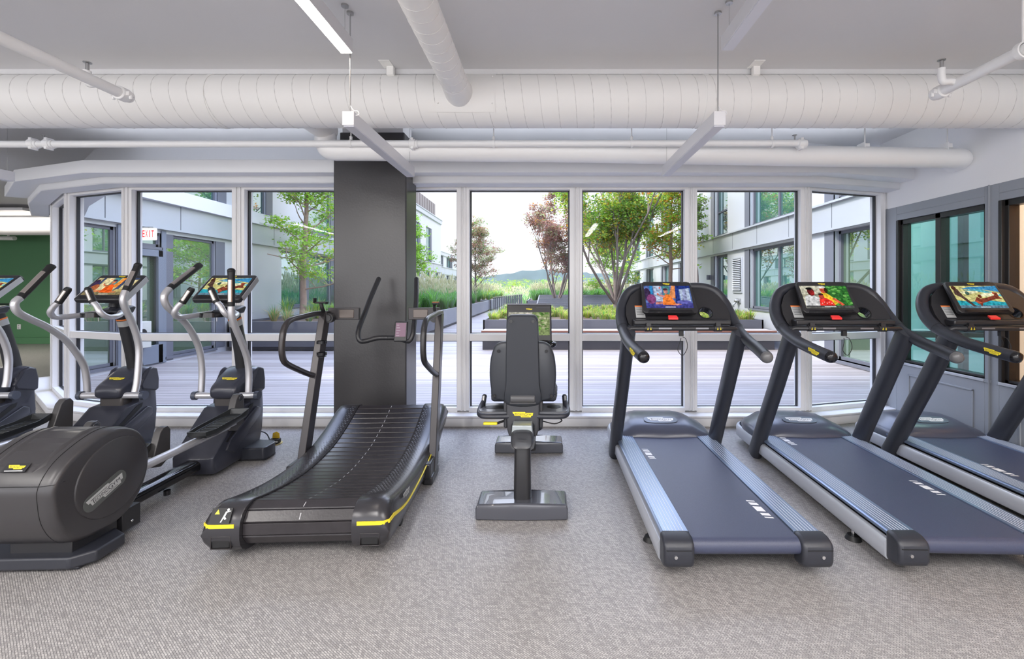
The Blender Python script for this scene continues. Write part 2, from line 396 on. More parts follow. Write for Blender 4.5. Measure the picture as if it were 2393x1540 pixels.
for k, (y0, y1) in enumerate(OPS[:3]):
    root = thing('window_%d' % (20+k), ['black framed interior window nearest the window wall, with teal light behind', 'black framed interior window at the right photo edge, wood panelling behind', 'black framed interior window further along the panelled wall'][k], 'interior window', kind='structure')
    f = MB()
    for (a0, a1, z0, z1) in ((y0, y1, 2.08, 2.13), (y0, y1, .63, .655), (y1-.06, y1, .63, 2.13), (y0, y0+.03, .63, 2.13), ((y0+y1)/2-.03, (y0+y1)/2+.03, .63, 2.13)): f.box(XR+.02, XR+.11, a0, a1, z0, z1)
    f.box(XR-.01, XR+.03, y1-.03, y1, .63, 2.13)
    f.build('window_frame', black_frame, root, bevel=.004)
    g = MB(); g.box(XR+.07, XR+.074, y0+.02, y1-.02, .65, 2.10); g.build('pane', tg if k == 0 else glassmat('clear_interior_glass', (.95, .95, .93), .04), root, smooth=0)
    g = MB(); g.box(XR-.012, XR+.03, y0, y1, .605, .63); g.build('window_ledge', pm('ledge', (.5, .52, .56), .3), root, bevel=.003)
# the rooms behind the right wall
r_ = MB(); r_.box(5.44, 5.5, 3.86, 5.1, 0, 3.0)
struct(r_.build('wall_far_right', pm('teal_wall', (.10, .20, .17), .5, noise=.08, nscale=3), smooth=0), 'teal wall of the room behind the interior window', 'wall')
r_ = MB()
for k in range(26): r_.box(5.38, 5.44, 3.95, 4.9, .95+k*.035, .97+k*.035)
tag(r_.build('wall_louver', pm('teal_louver', (.09, .26, .21), .5), smooth=0), 'teal slatted louvre seen through the interior window', 'louver')
r_ = MB(); r_.box(3.9, 5.5, 3.78, 3.86, 0, 3.0)
struct(r_.build('wall_divider', wallw, smooth=0), 'partition between the two rooms behind the panelled wall', 'wall')
wood = pm('orange_wood', (.52, .27, .10), .45, noise=.15, nscale=4)
r_ = MB(); r_.box(5.0, 5.06, -4.5, 3.78, 0, 3.0)
for k in range(24): r_.box(4.99, 5.0, -4+.32*k, -3.992+.32*k, 0, 3.0)
struct(r_.build('wall_wood', wood, smooth=0), 'orange wood panelled wall behind the interior window at the right edge', 'wall')
r_ = MB(); r_.box(3.9, 6, -4.5, 5.1, 2.95, 3.0); r_.box(3.89, 6, -4.5, 5.1, -.03, .0)
struct(r_.build('ceiling_side_room', wallw, smooth=0), 'ceiling and floor of the side rooms', 'ceiling')
t = thing('window_30', 'glazed end of the side room looking onto the courtyard', 'window', kind='structure')
r_ = MB()
for (a, b, u, v) in ((3.9, 5.44, 0, .1), (3.9, 5.44, 2.6, 3.0), (3.9, 3.96, 0, 3), (5.38, 5.44, 0, 3), (4.62, 4.68, 0, 3), (3.9, 5.44, .86, .93)): r_.box(a, b, 5.05, 5.12, u, v)
r_.build('window_frame', black_frame, t, smooth=0)
r_ = MB(); r_.box(3.92, 5.42, 5.08, 5.084, .1, 2.6); r_.build('pane', tg, t, smooth=0)
def area(name, loc, rot, sx, sy, power, col=(1, 1, 1)):
    l = bpy.data.lights.new(name, 'AREA'); l.shape = 'RECTANGLE'; l.size = sx; l.size_y = sy; l.energy = power; l.color = col
    o = bpy.data.objects.new(name, l); COL.objects.link(o); o.location = loc; o.rotation_euler = rot; return o
# left far room: green wall
g_ = MB(); g_.box(-17, -7.34, 11.6, 11.7, 0, 3.05); g_.box(-17, -7.34, 11.57, 11.6, 0, .17); g_.box(-17, -7.34, 11.56, 11.6, .17, .19)
struct(g_.build('wall_green', green, bevel=.004), 'green wall with green skirting at the end of the left room', 'wall')
g_ = MB(); g_.box(-17.1, -17, -4.5, 11.7, 0, 3.05)
struct(g_.build('wall_left', wallw, smooth=0), 'white wall at the far left', 'wall')
o = MB(); o.box(-13.46, -13.37, 11.585, 11.6, .37, .50); o.box(-13.43, -13.40, 11.58, 11.59, .39, .42, 1); o.box(-13.43, -13.40, 11.58, 11.59, .45, .48, 1)
tag(o.build('wall_outlet', [white, greyl], bevel=.003), 'small white wall outlet on the green wall', 'outlet')
o = MB(); o.box(-14.2, -13.55, 11.50, 11.6, 1.00, 1.03); o.box(-14.2, -13.55, 11.52, 11.6, .93, .95)
tag(o.build('wall_rail', black, bevel=.004), 'black rail fixed to the green wall', 'rail')
# back wall with broad openings (daylight from behind the camera)
b_ = MB(); b_.box(-17, 3.9, -4.6, -4.5, 0, .15); b_.box(-17, 3.9, -4.6, -4.5, 2.85, 3.05)
for x in (-17, -13, -9, -5, -1, 3.4): b_.box(x-.1, x+.1, -4.6, -4.5, 0, 3.05)
struct(b_.build('wall_back', wallw, smooth=0), 'back window wall behind the camera', 'wall')

# ------------------------------------------------------------------ ducts, pipes
ductm = pm('duct_paint', (.88, .875, .86), .5)
pipe_m = pm('pipe_paint', (.88, .88, .88), .4)
t = thing('spiral_duct', 'large white round spiral duct running across the room', 'duct')
d = MB(); YD, ZD, RD = 3.45, 2.815, .188
xs = [-7.5+i*.25 for i in range(57)]
d.tube([(x, YD, ZD) for x in (-7.5, 6.2) if x < 4] + [(3.745, YD, ZD)], RD, 56); d.build('duct_tube', ductm, t)
d = MB()
pitch = .1265; n = int((3.73+7.45)/pitch); path = []
for i in range(n*20+1):
    a = 2*PI*i/20; path.append((-7.45+pitch*i/20, YD+math.cos(a)*(RD+.0005), ZD+math.sin(a)*(RD+.0005)))
d.tube(path, .0028, 4); d.build('spiral_seam', pm('duct_seam', (.70, .69, .68), .5), t)
for (px, w) in ((480, .03), (1655, .035)):
    X = (px-CX)*3.3/F; d = MB(); d.ring((X, YD, ZD), RD, RD+.005, w, 56, axis='x'); d.build('coupling_band', ductm, t)
d = MB(); pl = []
for i in range(13):
    a = PI*.62+PI*.62*i/12; pl.append([(-.80, YD+math.cos(a)*(RD+.004), ZD+math.sin(a)*(RD+.004)), (-.37, YD+math.cos(a)*(RD+.004), ZD+math.sin(a)*(RD+.004))])
d.loft(pl, closed=False, caps=False)
for i in (3, 10):
    a = PI*.62+PI*.62*i/12
    for x in (-.78, -.39): d.sphere((x, YD+math.cos(a)*(RD+.006), ZD+math.sin(a)*(RD+.006)), .006, 0, 8, 5)
d.build('saddle_plate', ductm, t)
d = MB(); d.box(-1.16, -1.11, 3.30, 3.34, ZD+RD-.05, CZ); d.box(-1.19, -1.11, 3.22, 3.34, CZ-.006, CZ); d.build('hanger_strap', ductm, t, bevel=.003)
d = MB(); d.box(1.50, 1.55, 3.30, 3.34, ZD+RD-.05, CZ); d.box(1.47, 1.55, 3.22, 3.34, CZ-.006, CZ); d.build('hanger_strap', ductm, t, bevel=.003)
t = thing('branch_duct', 'white branch duct running overhead into the big round duct', 'duct')
d = MB(); d.tube([(-.63, -4.4, 2.815), (-.63, 3.20, 2.815)], .090, 36); d.build('duct_tube', ductm, t)
d = MB(); path = []
for i in range(int(7.5/.1)*16):
    a = 2*PI*i/16; path.append((-.63+math.cos(a)*.0905, -4.3+.1*i/16, 2.815+math.sin(a)*.0905))
d.tube(path, .002, 4); d.build('spiral_seam', pm('duct_seam', (.7, .69, .68), .5), t)
d = MB(); d.loft([[(-.63+math.cos(2*PI*k/32)*r, y+dx, 2.815+math.sin(2*PI*k/32)*r) for k in range(32) for dx in [0]] for i, (r, y) in enumerate(((.091, 3.10), (.094, 3.16), (.098, 3.22), (.104, 3.30)))])
d.build('collar', ductm, t)
# pipe with elbow from the duct, to the right wall
t = thing('overhead_pipe', 'thick white pipe with a bend, running past the pillar to the right wall', 'pipe')
d = MB(); pts = [(-1.89, 3.90, 2.80), (-1.89, 3.90, 2.70), (-1.885, 3.9, 2.645), (-1.86, 3.9, 2.60), (-1.80, 3.9, 2.585)]
d.tube(catmull(pts, 6)+[Vector((0, 3.93, 2.582)), Vector((2.0, 3.97, 2.56)), Vector((3.56, 4.0, 2.548))] + catmull([(3.56, 4.0, 2.548), (3.64, 4.02, 2.548), (3.69, 4.08, 2.548), (3.70, 4.16, 2.548)], 5)[1:], .087, 32)
d.build('pipe_run', pipe_m, t)
d = MB(); d.cyl((-1.89, 3.76, 2.76), .092, .35, 'y', 28); d.build('elbow_stub', pipe_m, t)
for X in (2.78, 3.50):
    d = MB(); d.cyl((X, 3.98, 2.83), .006, .40, 'z', 8); d.box(X-.03, X+.03, 3.96, 4.0, 2.63, 2.665); d.box(X-.035, X-.028, 3.93, 4.03, 2.60, 2.67); d.build('pipe_hanger', pipe_m, t)
# thin sprinkler main
t = thing('sprinkler_main', 'slim white sprinkler pipe running the width of the windows', 'pipe')
d = MB(); d.tube([(-8.5, 3.80, 2.60), (2.10, 3.80, 2.615)], .028, 20); d.build('pipe_run', pipe_m, t)
for X in (-4.28, -4.15, -1.115, 2.12):
    d = MB(); d.cyl((X, 3.8, 2.607), .040, .05, 'x', 20); d.cyl((X+.03, 3.8, 2.607), .035, .03, 'x', 20); d.box(X-.012, X+.012, 3.77, 3.83, 2.56, 2.655); d.build('coupling', pipe_m, t, bevel=.003)
for X in (-1.63, -.44, .71, 1.88):
    d = MB(); d.cyl((X, 3.8, 2.84), .005, .38, 'z', 8); d.ring((X, 3.8, 2.61), .028, .034, .02, 20, axis='x'); d.cyl((X, 3.8, 2.655), .012, .03, 'z', 10); d.build('pipe_hanger', pipe_m, t)
for X in (-4.19, 2.07):
    d = MB(); d.cyl((X, 3.8, 2.655), .006, .05, 'z', 8); d.cyl((X, 3.8, 2.68), .018, .004, 'z', 12); d.build('sprinkler_head', steel, t, label='bare metal sprinkler head')
def spr_pipe(X, Z, Yend, lbl, flip):
    t = thing('sprinkler_pipe', lbl, 'pipe')
    d = MB(); d.tube([(X, -3, Z), (X, Yend, Z)], .032, 20); d.build('pipe_run', pipe_m, t)
    d = MB(); d.cyl((X, Yend, Z), .043, .06, 'y', 22); d.cyl((X, Yend+.04, Z), .036, .03, 'y', 22); d.box(X-.06, X+.06, Yend-.02, Yend+.02, Z-.016, Z+.012)
    d.cyl((X-.055, Yend, Z-.02), .010, .03, 'z', 8); d.cyl((X+.055, Yend, Z-.02), .010, .03, 'z', 8); d.build('end_coupling', pipe_m, t, bevel=.004)
    s = -1 if flip else 1
    d = MB(); d.tube(catmull([(X, Yend-.12, Z), (X-.05*s, Yend-.12, Z+.01), (X-.09*s, Yend-.12, Z+.01), (X-.10*s, Yend-.12, Z+.05), (X-.10*s, Yend-.12, Z+.09)], 4), .020, 14); d.build('elbow_branch', pipe_m, t)
    d = MB(); d.cyl((X-.10*s, Yend-.12, Z+.11), .010, .05, 'z', 10); d.cyl((X-.10*s, Yend-.12, Z+.14), .022, .005, 'z', 12); d.build('sprinkler_head', steel, t, label='bare metal sprinkler head')
    return t
t = spr_pipe(-2.70, 2.64, 2.90, 'white sprinkler pipe overhead at the left, ending before the duct', False)
d = MB(); d.ring((-2.70, 1.2, 2.64), .036, .045, .03, 22, axis='y'); d.cyl((-2.70, 1.2, 2.85), .006, .36, 'z', 8); d.build('pipe_hanger', pipe_m, t)
t = spr_pipe(2.51, 2.655, 2.90, 'white sprinkler pipe overhead at the right with a head on a side branch', False)
d = MB(); d.ring((2.51, 2.40, 2.655), .036, .045, .03, 22, axis='y'); d.cyl((2.51, 2.40, 2.86), .006, .34, 'z', 8); d.build('pipe_hanger', pipe_m, t)

# ------------------------------------------------------------------ hanging linear lamps
lampbody = pm('lamp_body', (.72, .72, .75), .35, .2)
lamp_off = pm('lamp_diffuser_off', (.72, .73, .80), .4)
lamp_on = em('lamp_diffuser_lit', (1, .88, .76), 13)
def lamp(X, y0, y1, zb, lit, label):
    t = thing('linear_lamp', label, 'ceiling lamp', (X, (y0+y1)/2, zb), 0, 'hanging linear lamps'); L = (y1-y0)/2
    d = MB(); d.box(-.034, .034, -L, L, .004, .085); d.build('housing', lampbody, t, bevel=.002)
    d = MB(); d.box(-.030, .030, -L+.01, L-.01, -.001, .006); d.build('diffuser', lamp_on if lit else lamp_off, t, smooth=0)
    for s in (-1, 1):
        yy = (L-.03)*s
        d = MB(); d.tube([(0, yy, .085), (0, yy, CZ-zb)], .0012 if s > 0 else .004, 6); d.cyl((0, yy, CZ-zb-.006), .02, .012, 'z', 14); d.build('suspension_cable', steel, t)
    d = MB(); d.tube(catmull([(0, -L+.03, .13), (.02, -L+.03, .10), (.045, -L+.03, .095), (.05, -L+.03, .075), (.02, -L+.03, .072), (.0, -L+.03, .08)], 6), .003, 6); d.build('power_cord', white, t)
    return t
lamp(-1.15, 2.64, 3.86, 2.345, False, 'lower hanging linear lamp in front of the dark pillar, switched off')
lamp(-1.15, 1.41, 2.63, 2.755, True, 'lit linear lamp hanging close to the ceiling at upper left of centre')
lamp(1.005, 2.64, 3.84, 2.345, False, 'lower hanging linear lamp in front of the maple window, switched off')
lamp(1.03, 1.41, 2.60, 2.755, False, 'high linear lamp at the top of the photo right of the branch duct, switched off')
lamp(-4.72, 2.9, 4.02, 2.345, False, 'linear lamp cut by the left photo edge')
lamp(-12.9, 9.4, 10.2, 2.40, False, 'linear lamp hanging in the room with the green wall')
t = thing('green_room_pipe', 'white pipe hanging in front of the green wall', 'pipe')
d = MB(); d.tube([(-16, 10.8, 2.62), (-12.6, 10.8, 2.60)], .05, 12); d.build('pipe_run', pipe_m, t)
d = MB(); d.cyl((-12.75, 10.8, 2.8), .02, .45, 'z', 8); d.build('pipe_hanger', pipe_m, t)
t = thing('green_room_duct', 'large white duct under the ceiling of the green room', 'duct')
d = MB(); d.tube([(-16.5, 9.6, 2.75), (-7.6, 9.6, 2.75)], .22, 24); d.build('duct_tube', ductm, t)
# ================================================================== SCREEN PICTURES (small simplified pictures of what the screens show)
def blob(cx, cy, rx, ry, a=0, n=14, w=0):
    out = []
    for k in range(n):
        t = 2*PI*k/n; r = 1+w*math.sin(3*t+cx*20)
        x, y = rx*r*math.cos(t), ry*r*math.sin(t); out.append((cx+x*math.cos(a)-y*math.sin(a), cy+x*math.sin(a)+y*math.cos(a)))
    return out
def R(x0, y0, x1, y1): return [(x0, y0), (x1, y0), (x1, y1), (x0, y1)]
def pic_woman(warm):
    if warm: bg, cu, dk, og, rd, sk, fl, pk = (.50, .42, .22), (.75, .66, .38), (.05, .07, .14), (.82, .28, .05), (.85, .12, .02), (.62, .20, .08), (.25, .2, .10), (.40, .12, .05)
    else: bg, cu, dk, og, rd, sk, fl, pk = (.10, .16, .40), (.42, .50, .66), (.02, .04, .22), (.70, .26, .10), (.85, .15, .05), (.62, .25, .22), (.06, .06, .26), (.22, .06, .18)
    L = [(R(0, 0, 1, 1), bg), (R(.20, .3, .38, 1), cu), (R(.40, .35, .55, 1), (.08, .25, .26)), ([(.52, .5), (.60, 1), (.75, 1), (.66, .4)], og), ([(.64, .2), (.68, 1), (.74, 1), (.74, .25)], dk),
         (R(.76, .3, .97, .92), cu), ([(.80, .3), (.84, 1), (.90, 1), (.90, .3)], (cu[0]*.7, cu[1]*.65, cu[2]*.8)), ([(.70, .82), (.72, 1), (1, 1), (1, .9)], dk), (R(.12, .4, .18, 1), (.03, .22, .50) if not warm else dk), (R(0, 0, 1, .22), fl), (blob(.82, .26, .16, .09), (fl[0]*2, fl[1]*2, fl[2]*1.6)),
         (blob(.05, .62, .08, .28), (.05, .03, .08)), (blob(.13, .40, .10, .22), pk), ([(.20, .16), (.22, .27), (.42, .30), (.44, .18)], sk), ([(.36, .14), (.38, .50), (.45, .62), (.53, .60), (.58, .44), (.64, .20), (.68, .12)], rd if warm else (.86, .22, .04)),
         ([(.40, .45), (.28, .56), (.30, .60), (.44, .54)], sk), (blob(.46, .74, .045, .11), sk), (blob(.46, .84, .055, .05), (.08, .03, .05)), (blob(.34, .90, .02, .03), (.9, .1, .05)), (blob(.28, .62, .02, .035), (.9, .12, .04)), (blob(.68, .16, .08, .035), sk)]
    return L+[(R(.40, .03, .62, .055), (.75, .75, .75))]
def pic_family():
    g1, g2, g3 = (.03, .14, .03), (.07, .30, .05), (.16, .42, .10)
    L = [(R(0, 0, 1, 1), (.58, .56, .44)), (R(0, .5, .35, .62), (.35, .33, .25)), (R(.50, 0, 1, 1), g1)]
    rnd = random.Random(5)
    for i in range(46): L.append((blob(rnd.uniform(.52, .98), rnd.uniform(.08, .96), .04, .045, rnd.random()*3, 7), rnd.choice((g1, g2, g2, g3))))
    L += [([(.0, .1), (.05, .52), (.20, .60), (.36, .42), (.38, .1)], (.62, .62, .62)), (blob(.20, .72, .075, .19), (.10, .012, .015)), (blob(.22, .66, .05, .12), (.30, .02, .02)), (blob(.18, .86, .07, .06), (.01, .01, .01)),
          ([(.34, .55), (.44, .72), (.56, .60), (.72, .25), (.62, .12), (.46, .2)], (.85, .55, .04)), ([(.60, .40), (.66, .44), (.82, .14), (.76, .10)], (.75, .12, .06)), (blob(.47, .80, .065, .15), (.62, .10, .05)), (blob(.53, .78, .035, .13), (.04, .02, .01)), (blob(.46, .93, .085, .06), (.75, .75, .70)),
          ([(.30, .1), (.33, .40), (.45, .46), (.58, .30), (.62, .1)], (.82, .04, .03)), (blob(.39, .50, .055, .12), (.45, .06, .04)), (blob(.39, .60, .055, .05), (.05, .02, .02))]
    for k in range(5): L.append((blob(.36+.05*k, .2+.05*(k % 2), .012, .02), (.9, .6, .5)))
    return L+[(R(0, 0, 1, .10), (.08, .08, .08)), (R(.38, .035, .62, .065), (.7, .7, .7))]
def pic_beach():
    L = [(R(0, 0, 1, 1), (.60, .56, .22)), ([(0, .0), (0, .34), (.3, .28), (.6, .36), (1, .26), (1, 0)], (.03, .34, .42)), ([(.2, .85), (.4, .95), (1, 1), (1, .72), (.7, .82)], (.05, .26, .50)), ([(.25, .8), (.6, .86), (1, .62), (1, .52), (.6, .72)], (.10, .42, .50)),
         (blob(.35, .7, .2, .07, .1, w=.1), (.80, .76, .46)), (blob(.75, .6, .22, .08, .2, w=.1), (.78, .76, .50)), (R(0, 0, 1, .12), (.12, .22, .30)),
         ([(.06, .9), (.14, .85), (.18, .55), (.34, .08), (.28, .06), (.12, .48), (.02, .6)], (.09, .05, .04)), (blob(.07, .9, .05, .10), (.08, .03, .02)), (blob(.30, .66, .045, .085), (.06, .12, .10)),
         ([(.36, .30), (.46, .50), (.52, .42), (.66, .46), (.84, .56), (.90, .70), (.94, .68), (.93, .50), (.98, .40), (.84, .40), (.66, .30), (.52, .22), (.46, .08), (.42, .22)], (.22, .05, .03)), (blob(.53, .52, .04, .08), (.14, .04, .02)), ([(.38, .28), (.44, .34), (.50, .24), (.42, .18)], (.50, .10, .05)), (blob(.86, .66, .03, .06), (.42, .10, .05))]
    return L+[(R(.42, .03, .62, .055), (.75, .75, .75))]
def clip01(p): return [(min(max(x, 0), 1), min(max(y, 0), 1)) for x, y in p]
def picture(name, M, w, h, shapes, parent, label):
    mb = MB(); mb.M = M; mats = []; idx = {}
    for i, (p, c) in enumerate(shapes):
        if c not in idx: idx[c] = len(mats); mats.append(pic(c))
        mb.poly([((x-.5)*w, (y-.5)*h, .0002+.00006*i) for x, y in clip01(p)], idx[c])
    return mb.build(name, mats, parent, smooth=0, label=label, fix=False)

# ================================================================== TREADMILL (local frame: x across, y towards the window, origin on the floor)
tread_belt = pm('belt_rubber', (.052, .060, .105), .40, noise=.45, nscale=420, bump=.3, bscale=600)
rail_al = pm('rail_aluminium', (.22, .28, .40), .28, .6)
rail_line = pm('rail_line', (.72, .76, .82), .35)
side_al = pm('side_panel_silver', (.50, .52, .57), .32, .25)
def treadmill(label, rot, loc, marks, shapes, proto=None):
    t = thing('treadmill', label, 'treadmill', loc, rot, 'treadmills in a row at the right')
    if proto:
        for ch in list(proto.children):
            nm = ch.name.split('.')[0]
            if nm in ('screen', 'belt'): continue
            copy_tree(ch, t)
    else:
        def H(yy): return .20
        d = MB(); d.box(-.33, .33, -.70, 1.15, .06, .165); d.box(-.365, .365, -.70, 1.18, .158, .186); d.build('frame', black, t, bevel=.006)
        for s in (-1, 1):
            d = MB(); o, i_ = .412*s, .385*s
            pr = [(.385, .060), (.400, .056), (.412, .07), (.414, .14), (.404, .156), (.385, .158)]
            rings = [[(x*s, y, z) for (x, z) in pr] for y in (-.745, 1.10)]
            for k in range(1, 7):
                a = k/6*PI/2; rings.append([((x-.10+.10*math.cos(a))*s, 1.10+.18*math.sin(a), z) for (x, z) in pr])
            d.loft(rings); d.build('side_panel', side_al, t, smooth=50, label='silver side panel')
            d = MB(); d.box(*sorted((.262*s, .388*s)), -.735, .80, .186, .198)
            d.prism([(.384*s, .176), (.396*s, .176), (.396*s, .190), (.384*s, .198)], 'y', -.735, 1.05)
            for q in range(6): d.box(*sorted(((.285+.017*q)*s, (.2875+.017*q)*s)), -.735, .74, .198, .1993, 1)
            d.build('foot_rail', [rail_al, rail_line], t, bevel=.002, label='ribbed blue-grey foot rail')
            d = MB()
            sec = lambda x0, x1, ins: None
            prof = [(-.735, .055), (-.80, .058), (-.832, .075), (-.838, .10), (-.838, .165), (-.828, .188), (-.79, .203), (-.735, .205)]
            d.prism(prof, 'x', *sorted((.258*s, .405*s)))
            cap = d.build('end_cap', dark, t, bevel=.018, seg=3)
            d = MB(); d.box(*sorted((.275*s, .395*s)), -.8405, -.833, .155, .158); d.build('cap_groove', black, cap, smooth=0)
            d = MB(); d.cyl((.35*s, -.8385, .125), .008, .006, 'y', 12); d.build('cap_screw', chrome, cap)
        # hood
        d = MB(); rings = []
        for (y, zc, zs, hw) in ((.695, .195, .190, .375), (.715, .235, .20, .385), (.80, .275, .215, .395), (.92, .300, .225, .402), (1.05, .303, .225, .398), (1.18, .285, .21, .36), (1.27, .24, .18, .28), (1.30, .18, .15, .22)):
            r = []
            xs_ = [-1, -.93, -.80, -.68, -.60, -.45, -.2, 0, .2, .45, .60, .68, .80, .93, 1]
            for x in xs_:
                a = abs(x); f = 1 if a < .5 else (1-(a-.5)/.5)
                f = f*f*(3-2*f); r.append((x*hw, y+(.03*a if y < .75 else 0), zs-.02*(a > .95)+(zc-zs)*f))
            rings.append([(hw, y, .10)]+r[::-1]+[(-hw, y, .10)])
        d.loft(rings); d.build('motor_cover', pm('cover_plastic', (.062, .068, .10), .28), t, smooth=60, label='domed motor cover with oval badge')
        # badge lies on the sloping front of the cover
        n_ = Vector((0, -.6, .8)); M = frame((0, .855, .2915), (1, 0, 0), (0, .955, .27))
        d = MB(); d.M = M; pts = []
        for k in range(28):
            a = 2*PI*k/28; pts.append((math.copysign(abs(math.cos(a))**.55, math.cos(a))*.140, math.copysign(abs(math.sin(a))**.7, math.sin(a))*.048))
        d.prism(pts, 'z', 0, .004); b_ = d.build('badge', pm('badge_grey', (.10, .12, .15), .3), t)
        d = MB(); logo(d, M @ Matrix.Translation((0, 0, .0042)), .22); d.build('badge_logo', [white, ink], b_, smooth=0, label='white ribbon logo reading TECHNOGYM')
        # uprights
        for s in (-1, 1):
            d = MB(); d.tube([(.402*s, .78, .04), (.402*s, .73, .12), (.398*s, .60, .36), (.393*s, .42, .68), (.39*s, .235, 1.02), (.39*s, .19, 1.10)], .058, 20, sq=(.80, 1.12, 2.6), up=(1, 0, 0))
            d.build('upright', dark, t, smooth=50)
        # handlebars: one loop over the console
        for s in (-1, 1):
            pts = [(.375*s, -.225, .985), (.395*s, -.08, 1.01), (.408*s, .10, 1.045), (.412*s, .27, 1.105), (.410*s, .39, 1.19), (.385*s, .46, 1.29), (.33*s, .495, 1.375), (.24*s, .505, 1.412), (.14*s, .505, 1.418)]
            pp = catmull(pts, 7); nn = len(pp)
            d = MB(); d.tube(pp, [.0375 if i < nn*.38 else .041-.012*max(0, (i-nn*.6)/(nn*.4)) for i in range(nn)], 22); hb = d.build('handlebar', dark, t, smooth=60)
            d = MB(); e = Vector(pts[0]); dr = (Vector(pts[0])-Vector(pts[1])).normalized()
            d.tube([e, e+dr*.012, e+dr*.026, e+dr*.034], [.0365, .036, .030, .012], 20); d.build('handlebar_cap', pm('cap_grey', (.11, .11, .115), .3) if s > 0 else gloss, hb, smooth=60)
            d = MB(); q = pp[int(nn*.40)]; q2 = pp[int(nn*.40)+1]; d.tube([q, q+(q2-q).normalized()*.004], .0415, 22); d.build('grip_seam', black, hb)
        d = MB(); M = frame((-.4275, -.135, 1.004), (.13, -1, -.17), (.25, 0, 1)); logo(d, M, .105)
        d.build('handlebar_logo', [yellow, ink], t, smooth=0, label='yellow ribbon logo on the handlebar')
        # console panel
        P = lambda x, tt, off=0: (x, .285+.205*tt+off*.82, 1.125+.295*tt-off*.57)
        ol = [(-.345, -.02), (-.372, .10), (-.382, .3), (-.372, .52), (-.33, .76), (-.26, .93), (-.17, 1.0), (.17, 1.0), (.26, .93), (.33, .76), (.372, .52), (.382, .3), (.372, .10), (.345, -.02)]
        hc = [(.175+.042*math.cos(2*PI*k/24), .33+.115*math.sin(2*PI*k/24)) for k in range(24)]
        # panel with a real round cup opening: two halves around the hole
        d = MB()
        hx, ht = .205, .33; hr, hrt = .047, .125
        HN = 24; hole = [(hx+hr*math.cos(2*PI*k/HN), ht+hrt*math.sin(2*PI*k/HN)) for k in range(HN)]
        sqr = []
        for k in range(HN):
            a = 2*PI*k/HN; c, s2 = math.cos(a), math.sin(a); q = 1/max(abs(c), abs(s2)); sqr.append((hx+hr*1.35*c*q, ht+hrt*1.35*s2*q))
        x0, x1 = hx-hr*1.35, hx+hr*1.35; t0, t1 = ht-hrt*1.35, ht+hrt*1.35
        def slab(poly):
            n = len(poly); vs = [P(x, tt, 0) for x, tt in poly]+[P(x, tt, .035) for x, tt in poly]
            d.add(vs, [tuple(range(n)), tuple(range(2*n-1, n-1, -1))]+[(k, n+k, n+(k+1) % n, (k+1) % n) for k in range(n)])
        slab([(-.345, -.02), (x0, -.02), (x0, 1.0), (-.17, 1.0), (-.26, .93), (-.33, .76), (-.372, .52), (-.382, .3), (-.372, .10)])
        slab([(x1, -.02), (.345, -.02), (.372, .10), (.382, .3), (.372, .52), (.33, .76), (x1, .915)])
        slab([(x0, -.02), (x1, -.02), (x1, t0), (x0, t0)]); slab([(x0, t1), (x1, t1), (x1, .915), (.26, .93), (x0, 1.0)])
        for off, rev in ((0, False), (.035, True)):
            vs = [P(x, tt, off) for x, tt in hole]+[P(x, tt, off) for x, tt in sqr]
            d.add(vs, [(k, (k+1) % HN, HN+(k+1) % HN, HN+k) for k in range(HN)])
        d.build('console_panel', darker, t, smooth=20, fix=False)
        d = MB(); rr = []
        for off in (-.004, .06):
            rr.append([P(hx+(hr+.001)*math.cos(2*PI*k/HN), ht+(hrt+.003)*math.sin(2*PI*k/HN), off) for k in range(HN)])
        d.loft(rr, caps=False); rr = [[P(hx+(hr+q)*math.cos(2*PI*k/HN), ht+(hrt+q*3)*math.sin(2*PI*k/HN), -.003) for k in range(HN)] for q in (-.001, .007)]
        d.loft(rr, caps=False); d.build('cup_holder', gloss, t, smooth=30, label='round open cup holder')
        d = MB(); M = frame(P(-.275, .36, -.001), (1, 0, 0), (0, .205, .295)); d.M = M
        d.box(-.034, .034, -.052, .042, 0, .001); d.box(-.034, .034, .042, .053, 0, .001, 1)
        for k in range(5): d.box(-.026, .026, .03-.014*k, .033-.014*k, .001, .0013, 2)
        d.build('warning_sticker', [greyl, orange, ink], t, smooth=0, label='grey warning sticker with orange top')
        d = MB(); d.prism([(.225, 1.178), (.225, 1.146), (.25, 1.136), (.31, 1.136), (.31, 1.183)], 'x', -.345, .345); d.build('console_ledge', darker, t, bevel=.008)
        d = MB(); d.tube([(-.385, .235, 1.105), (-.36, .22, 1.120), (.36, .22, 1.120), (.385, .235, 1.105)], .0175, 16)
        for s in (-1, 1): d.cyl((.245*s, .22, 1.12), .022, .055, 'x', 16); d.box(.245*s-.016, .245*s+.016, .205, .245, 1.125, 1.160)
        for s in (-1, 1): d.box(.13*s-.045, .13*s+.045, .2010, .2045, 1.116, 1.127, 1)
        for s in (-1, 1):
            for q in (-.012, .008): d.box(.245*s+q, .245*s+q+.009, .1965, .199, 1.112, 1.116, 2); d.poly([(.245*s+q, .1968, 1.120), (.245*s+q+.009, .1968, 1.120), (.245*s+q+.0045, .1968, 1.130)], 2)
        d.build('sensor_bar', [darker, pm('sensor_plate', (.25, .25, .27), .3, .5), yellow], t, smooth=40)
        d = MB(); d.prism([(-.105, .0), (-.035, .0), (-.04, .03), (-.10, .03)], 'z', 0, .014); d.v = [(v[0], .212+v[1]*1.0, 1.182+v[2]+v[1]*.55) for v in d.v]; d.build('stop_button', red, t, bevel=.002, label='red stop button')
